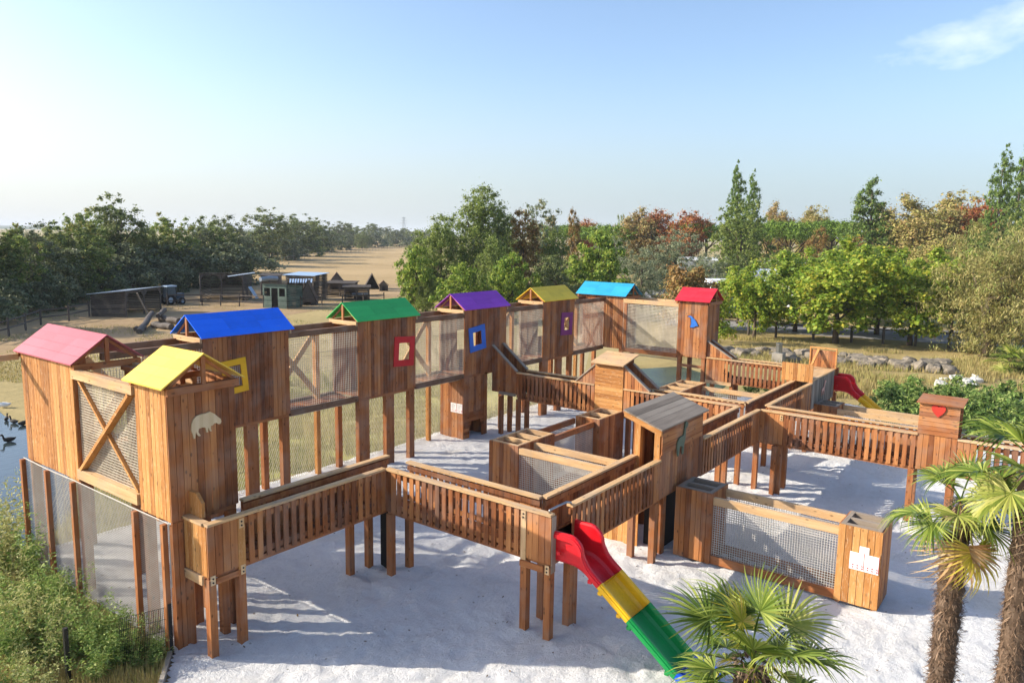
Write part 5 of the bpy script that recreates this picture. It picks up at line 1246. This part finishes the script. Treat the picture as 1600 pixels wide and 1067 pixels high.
# ------------------------------------------------------------------ road fences
def post_rail(label, pts, h, rails, r=.06, mat='shed_z', spacing=None, group=None, rr=.05):
    o = thing('rail_fence', label, 'fence', tuple(pts[0][:2])+(0,), group)
    m = MB(); L_ = [Vector((p[0], p[1], 0)) for p in pts]; sp = []
    for a, b in zip(L_, L_[1:]):
        k = max(1, round((b-a).length/spacing)); sp += [a.lerp(b, i/k) for i in range(k)]
    sp.append(L_[-1])
    for p in sp: MB().tube([p+Vector((0, 0, -.1)), p+Vector((rr_.uniform(-.03, .03), rr_.uniform(-.03, .03), h*rr_.uniform(.96, 1.05)))], r, 7).build('post', M[mat], o)
    for z in rails:
        m = MB()
        for a, b in zip(sp, sp[1:]): m.tube([a+Vector((0, 0, z+rr_.uniform(-.03, .03))), b+Vector((0, 0, z+rr_.uniform(-.03, .03)))], rr, 5)
        m.build('rail', M[mat], o)
    return o
post_rail('dark post and rail fence along the near edge of the road', [P2(1128, 521), P2(1212, 528), P2(1330, 535), P2(1482, 544), P2(1600, 553)], 1.15, (1.0,), .09, 'shed_z', 2.15, None, .05)
post_rail('rustic rail fence running from the photo edge to the long shed', [P2(-30, 538), P2(14, 526), P2(64, 508), P2(108, 502), P2(140, 495)], 1.2, (.55, 1.05), .07, 'shed_z', 2.6)
post_rail('post and rail fence in front of the braced barn', [P2(262, 478), P2(316, 477), P2(374, 479), P2(412, 481)], 1.15, (.5, 1.0), .06, 'shed_z', 2.3)
post_rail('sparse fence line crossing the yard by the kennels', [P2(470, 480), P2(535, 476), P2(600, 472)], 1.0, (.8,), .06, 'shed_z', 2.6)
post_rail('thin post fence along the far edge of the dry field', [P2(430, 412), P2(520, 398), P2(640, 386)], 1.4, (1.1,), .05, 'barkpale', 6)
# ------------------------------------------------------------------ paddock sheds
M['tin'] = plain('weathered_tin', (146, 158, 170), .5, .15, .3, 1.5); M['tinblue'] = plain('pale_blue_tin', (150, 176, 206), .5, .12, .1, 1.5)
M['greenboard'] = wood('green_grey_board', 'x', (66, 84, 78), (90, 110, 102), (116, 134, 124), knots=False)
M['roofdark'] = plain('dark_felt_roof', (62, 54, 48), .9, .25); M['thatch'] = plain('brown_board_roof', (92, 72, 58), .9, .3)
def frame2(px0, py0, px1, py1):
    a, b = gp(px0, py0), gp(px1, py1); return a, b, (b-a).normalized()
def hshed(name, label, cat, a, b, depth, hf, hb_, wallmat, roofmat, bays=0, door=False, windows=0, side_open=False, ovh=.2, roofname='roof', slats=False):
    """mono pitch shed; a,b = front bottom corners (left,right), depth goes away from camera"""
    a, b = Vector(a), Vector(b); u = (b-a).normalized(); n = Vector((-u.y, u.x, 0))
    if n.dot(Vector((a.x, a.y, 0))) < 0: n = -n
    L_ = (b-a).length; r = thing(name, label, cat, (a+b)/2, 'animal shelters in the paddock')
    P = lambda s, d, z: a+u*s+n*d+Vector((0, 0, z))
    def wall(s0, d0, s1, d1, z0, za, zb, nm, mat):
        m = MB(); k = max(1, round((max(za, zb)-z0)/.16))
        for i in range(k):
            t0, t1 = i/k, (i+1)/k-.02
            q0, q1 = P(s0, d0, 0), P(s1, d1, 0); nn = (q1-q0).normalized().cross(Vector((0, 0, 1)))*.03
            z = lambda zt, t_: Vector((0, 0, z0+(zt-z0)*t_))
            m.hexa([q0+z(za, t0), q1+z(zb, t0), q1+nn+z(zb, t0), q0+nn+z(za, t0), q0+z(za, t1), q1+z(zb, t1), q1+nn+z(zb, t1), q0+nn+z(za, t1)])
        return m.build(nm, mat, r)
    W_ = M[wallmat]
    wall(0, .02, 0, depth, 0, hf, hb_, 'wall', W_); wall(L_, .02, L_, depth, 0, hf, hb_, 'wall', W_); wall(.04, depth, L_-.04, depth, 0, hb_, hb_, 'wall', W_)
    if bays:
        for i in range(bays+1):
            s = L_*i/bays; q = P(min(max(s, .06), L_-.06), 0, 0); MB().tube([q+Vector((0, 0, -.1)), q+Vector((0, 0, hf))], .07, 6).build('post', M['shed_z'], r)
        for i in range(bays):
            s0, s1 = L_*i/bays, L_*(i+1)/bays; w = (s1-s0)*.26
            for sA, sB in ((s0+.08, s0+w), (s1-.08, s1-w)):
                MB().poly([P(sA, -.03, hf), P(sB, -.03, hf), P(sA, -.03, hf-.55)], -n, .03).build('brace_board', M['shed_x'], r)
        MB().beam(P(0, -.02, hf-.08), P(L_, -.02, hf-.08), .06, .14).build('header', M['shed_x'], r)
    elif door:
        dw = L_*.26; c = L_*.5; hw = hf
        wall(.03, 0, c-dw/2, 0, 0, hf*.5, hf*.5, 'front_wall', W_); wall(c+dw/2, 0, L_-.03, 0, 0, hf*.5, hf*.5, 'front_wall', W_)
        wall(.03, 0, L_-.03, 0, hf*.82, hf, hf, 'front_wall', W_)
        for s0, s1 in ((.03, .2), (c-dw/2-.14, c-dw/2), (c+dw/2, c+dw/2+.14), (L_-.2, L_-.03)): wall(s0, 0, s1, 0, hf*.5, hf*.82, hf*.82, 'window_post', W_)
        MB().beam(P(.1, .5, 1), P(L_-.1, .5, 1), .03, 1.7).build('dark_backing', M['dark'], r)  # near-black sheet behind the openings, standing in for the unlit interior
    else: wall(.03, 0, L_-.03, 0, 0, hf, hf, 'front_wall', W_)
    o = ovh; m = MB(); k = 6
    for i in range(k):
        s0, s1 = -o+(L_+2*o)*i/k, -o+(L_+2*o)*(i+1)/k-.015; sl = (hb_-hf)/depth
        f = lambda s, d, e: P(s, d, hf+sl*d+.03+e)
        m.hexa([f(s0, -o, 0), f(s1, -o, 0), f(s1, depth+o, 0), f(s0, depth+o, 0), f(s0, -o, .05), f(s1, -o, .05), f(s1, depth+o, .05), f(s0, depth+o, .05)])
    m.build(roofname, M[roofmat], r)
    return r
ls = hshed('animal_shed', 'long low plank shed with an open braced front and tin roof', 'shed', gp(197, 496), gp(252, 486), 2.9, 2.05, 1.75, 'shed_x', 'tin', bays=2)
MB().beam(gp(214, 458, 2.0), gp(233, 495, 0), .09, .09).build('prop_pole', M['barkpale'], ls)
hshed('animal_barn', 'dark open barn with two braced bays behind a rail fence', 'barn', gp(313, 472), gp(381, 472), 5.0, 2.75, 2.5, 'shed_x', 'roofdark', bays=2)
hshed('animal_shed', 'dim open shed with slatted sides behind the green hut', 'shed', gp(408, 462), gp(436, 462), 3.0, 2.1, 2.2, 'shed_x', 'roofdark', bays=2)
gh_ = hshed('animal_hut', 'grey green hut with a dark doorway and two dark windows', 'hut', gp(411, 481), gp(449, 483), 2.4, 2.25, 2.05, 'greenboard', 'roofdark', door=True)
q = gp(430, 476); MB().tube([(q.x-1.0, q.y+.8, 2.42), (q.x, q.y+.9, 2.5), (q.x+1.0, q.y+1.0, 2.42)], .22, 9).build('rolled_sheet', M['tin'], gh_)
hshed('animal_hut', 'dark hut under a pale blue tin roof with a striped awning', 'hut', gp(447, 468), gp(491, 470), 2.6, 2.5, 2.65, 'shed_x', 'tinblue', door=True)
a, b = wp(452, 442, 74), wp(489, 442, 74); aw = thing('awning', 'striped white awning hung on the pale blue roofed hut', 'awning', (a+b)/2); u = (b-a)
for i in range(9): MB().hexa([a+u*(i/9), a+u*((i+.62)/9), a+u*((i+.62)/9)+Vector((.3, .3, .35)), a+u*(i/9)+Vector((.3, .3, .35))]+[a+u*(i/9)+Vector((0, 0, .03)), a+u*((i+.62)/9)+Vector((0, 0, .03)), a+u*((i+.62)/9)+Vector((.3, .3, .38)), a+u*(i/9)+Vector((.3, .3, .38))]).build('stripe', M['tinblue'], aw)
def aframe(name, label, cat, px0, py0, px1, py1, h, depth, roofm, wallm=None, open_=True, wall_h=0, group='animal shelters in the paddock'):
    a, b = gp(px0, py0), gp(px1, py1); u = (b-a).normalized(); n = Vector((-u.y, u.x, 0)); n = n if n.dot(a) > 0 else -n; L_ = (b-a).length; mid = (a+b)/2
    r = thing(name, label, cat, mid, group); Z = Vector((0, 0, 1))
    m = MB(); top = lambda d: mid+n*d+Z*h
    for p, q in ((a-u*.12, 1), (b+u*.12, -1)):
        base = p+Z*wall_h*.95; m.hexa([base-n*.12, base+n*(depth+.12), top(depth+.12), top(-.12), base-n*.12+Z*.05, base+n*(depth+.12)+Z*.05, top(depth+.12)+Z*.05, top(-.12)+Z*.05])
    m.build('roof', M[roofm], r)
    m = MB().poly([a+n*depth, b+n*depth, b+n*depth+Z*wall_h, mid+n*depth+Z*(h-.03), a+n*depth+Z*wall_h], n, .03) if wall_h else MB().poly([a+n*depth, b+n*depth, mid+n*depth+Z*(h-.03)], n, .03); m.build('back_wall', M['shed_x'], r)
    if wall_h:
        m = MB()
        for p in (a, b): m.hexa([p, p+n*depth, p+n*depth+u*.03, p+u*.03, p+Z*wall_h, p+n*depth+Z*wall_h, p+n*depth+u*.03+Z*wall_h, p+u*.03+Z*wall_h])
        m.build('side_wall', M[wallm or 'shed_x'], r)
        d = L_*.3; MB().poly([a, a+u*d, a+u*d+Z*wall_h, a+Z*wall_h], -n, .03).poly([b-u*d, b, b+Z*wall_h, b-u*d+Z*wall_h], -n, .03).poly([a+Z*wall_h, b+Z*wall_h, mid+Z*(h-.05)], -n, .03).build('front_wall', M[wallm or 'shed_x'], r)
    return r
aframe('animal_kennel', 'tilted brown roofed kennel beside the green hut', 'kennel', 467, 477, 494, 477, 2.3, 2.0, 'thatch', 'shed_x', wall_h=.3)
hshed('animal_kennel', 'low dark kennel with a shaded open front', 'kennel', gp(510, 462), gp(552, 463), 1.6, 1.35, 1.5, 'shed_x', 'roofdark', bays=2)
aframe('animal_kennel', 'small brown gabled kennel standing behind the low dark one', 'kennel', 515, 452, 537, 452, 2.0, 2, 'thatch', wall_h=.8)
hshed('animal_kennel', 'low dark kennel nearest the green roof', 'kennel', gp(538, 470), gp(577, 470), 1.6, 1.35, 1.45, 'shed_x', 'roofdark', bays=2)
aframe('animal_shelter', 'leaning triangular board shelter out on the dry field', 'shelter', 570, 452, 594, 452, 1.9, 2.2, 'roofdark')
aframe('animal_kennel', 'tiny gabled kennel at the right of the triangular shelter', 'kennel', 593, 455, 606, 455, 1.25, 1.0, 'thatch', wall_h=.7)
hshed('drinking_trough', 'small covered trough with a pale lid near the green roof', 'trough', gp(553, 468), gp(575, 468), .8, .5, .55, 'shed_x', 'tin')
a = wp(390, 448, 70); b = wp(402, 466, 70); tag(MB().beam(a, b, .7, .05, (.6, -.8, 0)).build('loose_panel', M['tinblue']), 'pale blue sheet leaning beside the barn', 'panel')
a = wp(356, 432, 72); b = wp(398, 426, 73); tag(MB().beam(a, b, 1.1, .04).build('roof_sheet', M['tin']), 'bent pale tin sheet lying across the barn roof', 'tin sheet')
# tractor
q = gp(266, 476); tr = thing('tractor', 'blue tractor with a pale roofed glass cab parked by the long shed', 'tractor', q)
x, y = q.x, q.y
M['tractor'] = plain('tractor_blue', (60, 78, 96), .5, .2); M['glass'] = plain('cab_glass', (70, 80, 86), .3, .15, 0, 3, 0, .4); M['cabroof'] = plain('cab_roof', (150, 172, 192), .6, .1)
MB().hexa([(x-.6, y-.6, .9), (x+.6, y-.6, .9), (x+.6, y+.6, .9), (x-.6, y+.6, .9), (x-.5, y-.5, 2.1), (x+.5, y-.5, 2.1), (x+.5, y+.5, 2.1), (x-.5, y+.5, 2.1)]).build('cab', M['glass'], tr)
MB().box(x-.66, y-.66, 2.1, x+.66, y+.66, 2.24).build('cab_roof', M['cabroof'], tr)
for i, j in ((-1, -1), (1, -1), (1, 1), (-1, 1)): MB().beam((x+i*.62, y+j*.62, .9), (x+i*.52, y+j*.52, 2.12), .07, .07).build('cab_post', M['black'], tr)
MB().box(x+.62, y-.35, .6, x+1.8, y+.35, 1.3).build('bonnet', M['tractor'], tr); MB().box(x-.8, y-.45, .55, x+.61, y+.45, .9).build('chassis', M['black'], tr)
for i, (dx_, dy_, rd) in enumerate(((-.35, -.72, .62), (-.35, .72, .62), (1.35, -.55, .4), (1.35, .55, .4))):
    o = MB().tube([(x+dx_, y+dy_-.14, rd), (x+dx_, y+dy_+.14, rd)], rd, 18).build('wheel', M['rubber'], tr); MB().tube([(x+dx_, y+dy_-.15, rd), (x+dx_, y+dy_+.15, rd)], rd*.5, 12).build('hub', M['cabroof'], o)
tr.scale = (.72, .72, .8)
# logs
for (p0, z0, p1, z1, rad, lb) in (((218, 522), .15, (238, 500), .55, .2, 'thick grey log propped up in the log heap'), ((240, 512), .2, (268, 516), .25, .24, 'pale cut log lying at the front of the log heap'), ((252, 503), .25, (280, 508), .3, .24, 'dark log lying at the back of the log heap'), ((212, 518), .12, (226, 516), .2, .2, 'short dark stump at the left of the log heap'), ((248, 505), .55, (258, 499), .75, .18, 'knotty log end on top of the log heap')):
    a, b = gp(*p0), gp(*p1); a.z, b.z = z0, z1; pts = [a.lerp(b, i/6)+Vector((0, 0, .04*math.sin(i*1.7))) for i in range(7)]
    tag(MB().tube(pts, [rad*(1+.10*math.sin(i*2.1)) for i in range(7)], 12).build('log', M['shed_x']), lb, 'log')
# geese and ducks
M['white'] = plain('white_feathers', (226, 224, 218), .8, .05); M['duck'] = plain('dark_feathers', (52, 48, 44), .8, .2); M['beak'] = plain('orange_beak', (206, 130, 40), .5, .1)
def bird(px, py, s, rz, label, mat):
    q = gp(px, py, .02); r = thing('duck', label, 'duck', q, 'ducks on the pond')
    import bmesh
    bm = bmesh.new()
    def ell(c, rad, seg=12):
        g_ = bmesh.ops.create_uvsphere(bm, u_segments=seg, v_segments=8, radius=1)
        for v in g_['verts']: v.co = Vector((c[0]+v.co.x*rad[0], c[1]+v.co.y*rad[1], c[2]+v.co.z*rad[2]))
    # one skin: body, neck and head joined along a tube profile
    bm.free(); m = MB(); m.tube([(-.30, 0, .17), (-.22, 0, .13), (-.10, 0, .11), (.05, 0, .11), (.16, 0, .13), (.21, 0, .22), (.22, 0, .31), (.25, 0, .36), (.30, 0, .36), (.33, 0, .35)], [.015, .06, .105, .115, .085, .045, .036, .05, .045, .02], 10)
    o = m.build('body', M[mat], None, smooth=True); o.parent = r
    o = MB().tube([(.32, 0, .35), (.38, 0, .335)], [.022, .010], 6).build('beak', M['beak'], None); o.parent = r
    r.scale = (s, s, s); r.rotation_euler = (0, 0, rz)
bird(6, 636, .9, 2.4, 'white goose at the left photo edge on the far bank', 'white'); bird(36, 664, .7, .4, 'dark duck swimming beside the pink tower', 'duck'); bird(22, 661, .65, 2.0, 'dark duck swimming toward the photo edge', 'duck'); bird(10, 657, .6, 1.0, 'small dark duck nearest the photo edge', 'duck'); bird(14, 690, .7, 3.0, 'lone duck on the open water', 'duck')
# caravans
M['caravan'] = plain('caravan_white', (222, 226, 230), .4, .04); M['cwin'] = plain('caravan_window', (56, 64, 76), .15, .1)
def caravan(px, D, w, hgt, lb):
    q = atD(px, D); r = thing('caravan', lb, 'caravan', q, 'white mobile homes among the trees'); u = Vector((math.sin(AZ), -math.cos(AZ), 0)); n = Vector((math.cos(AZ), math.sin(AZ), 0))
    def slab(s0, s1, d0, d1, z0, z1, name, mat, par=r): 
        m = MB(); c = [q+u*s+n*d for s, d in ((s0, d0), (s1, d0), (s1, d1), (s0, d1))]; m.hexa([p+Vector((0, 0, z0)) for p in c]+[p+Vector((0, 0, z1)) for p in c]); return m.build(name, M[mat], par)
    b = slab(-w/2, w/2, 0, 3, .4, hgt, 'body', 'caravan')
    m = MB(); A = [q+u*s+n*d for s, d in ((-w/2-.15, -.15), (w/2+.15, -.15), (w/2+.15, 3.15), (-w/2-.15, 3.15))]; Bq = [q+u*s+n*1.5+Vector((0, 0, hgt+.5)) for s in (-w/2-.15, w/2+.15)]; z = Vector((0, 0, hgt+.02)); k = len(m.v)
    m.v += [tuple(p+z) for p in A]+[tuple(p) for p in Bq]; m.f += [(k, k+1, k+5, k+4), (k+2, k+3, k+4, k+5), (k+1, k+2, k+5), (k+3, k, k+4), (k+3, k+2, k+1, k)]; m.build('roof', M['caravan'], r)
    for s in (-w*.28, w*.05, w*.32): slab(s-.45, s+.45, -.03, -.005, 1.3, 2.0, 'window', 'cwin')
    slab(-w*.12-.35, -w*.12+.35, -.03, -.005, .45, 2.1, 'door', 'tinblue')
caravan(1160, 66, 5.0, 2.9, 'white mobile home roof just right of the red roofed tower'); caravan(1215, 82, 6, 3.2, 'white mobile home behind the light green road trees'); caravan(1245, 105, 8, 3.6, 'long white mobile home below the flat topped pines'); caravan(1095, 120, 6, 3.4, 'far white mobile home beside the deep red tree'); caravan(1300, 72, 6, 3.0, 'white mobile home glimpsed through the middle light green tree')
# bin beside the walkway
q = gp(1216, 566); b_ = thing('litter_bin', 'small grey metal bin on the lawn below the boulder bank', 'bin', q); x, y = q.x, q.y
MB().box(x-.3, y-.3, 0, x+.3, y+.3, .55).build('plinth', M['concrete'], b_); MB().tube([(x, y, .55), (x, y, 1.05)], .18, 14).build('drum', M['metal'], b_); MB().tube([(x, y, 1.05), (x, y, 1.12)], .2, 14).build('lid', M['metal'], b_)
# pylon
q = atD(631, 900); p_ = thing('pylon', 'lattice electricity pylon on the horizon left of the central trees', 'pylon', q); m = MB(); hh = 7+(352-328)/CF*900
for i, j in ((-1, -1), (1, -1), (1, 1), (-1, 1)): m.tube([q+Vector((i*2.2, j*2.2, 0)), q+Vector((i*.5, j*.5, hh))], .16, 4)
zz = 0
for k in range(9):
    z0, z1 = hh*k/9, hh*(k+1)/9; w0, w1 = 2.2-1.7*k/9, 2.2-1.7*(k+1)/9
    for s in (1, -1): m.tube([q+Vector((-w0*s, -w0, z0)), q+Vector((w1*s, -w1, z1))], .1, 3); m.tube([q+Vector((-w0, w0*s, z0)), q+Vector((-w1, -w1*s, z1))], .1, 3)
m.build('lattice', M['metal'], p_)
m = MB(); 
for z, w in ((hh*.72, 4.2), (hh*.84, 3.6), (hh*.96, 2.6)): m.beam(q+Vector((-w*.6, w*.8, z)), q+Vector((w*.6, -w*.8, z)), .25, .3)
m.build('cross_arm', M['metal'], p_)
# ------------------------------------------------------------------ air
hm = bpy.data.materials.new('haze_air'); hm.use_nodes = True; ht = hm.node_tree
for n_ in list(ht.nodes):
    if n_.type != 'OUTPUT_MATERIAL': ht.nodes.remove(n_)
pv = ht.nodes.new('ShaderNodeVolumePrincipled'); pv.inputs['Color'].default_value = (.86, .92, 1, 1); pv.inputs['Density'].default_value = .00022
ht.links.new(pv.outputs[0], ht.nodes['Material Output'].inputs['Volume'])
hz = MB().box(-9100, -9100, -2.2, 9100, 9100, 36).build('haze', hm); hz['kind'] = 'stuff'
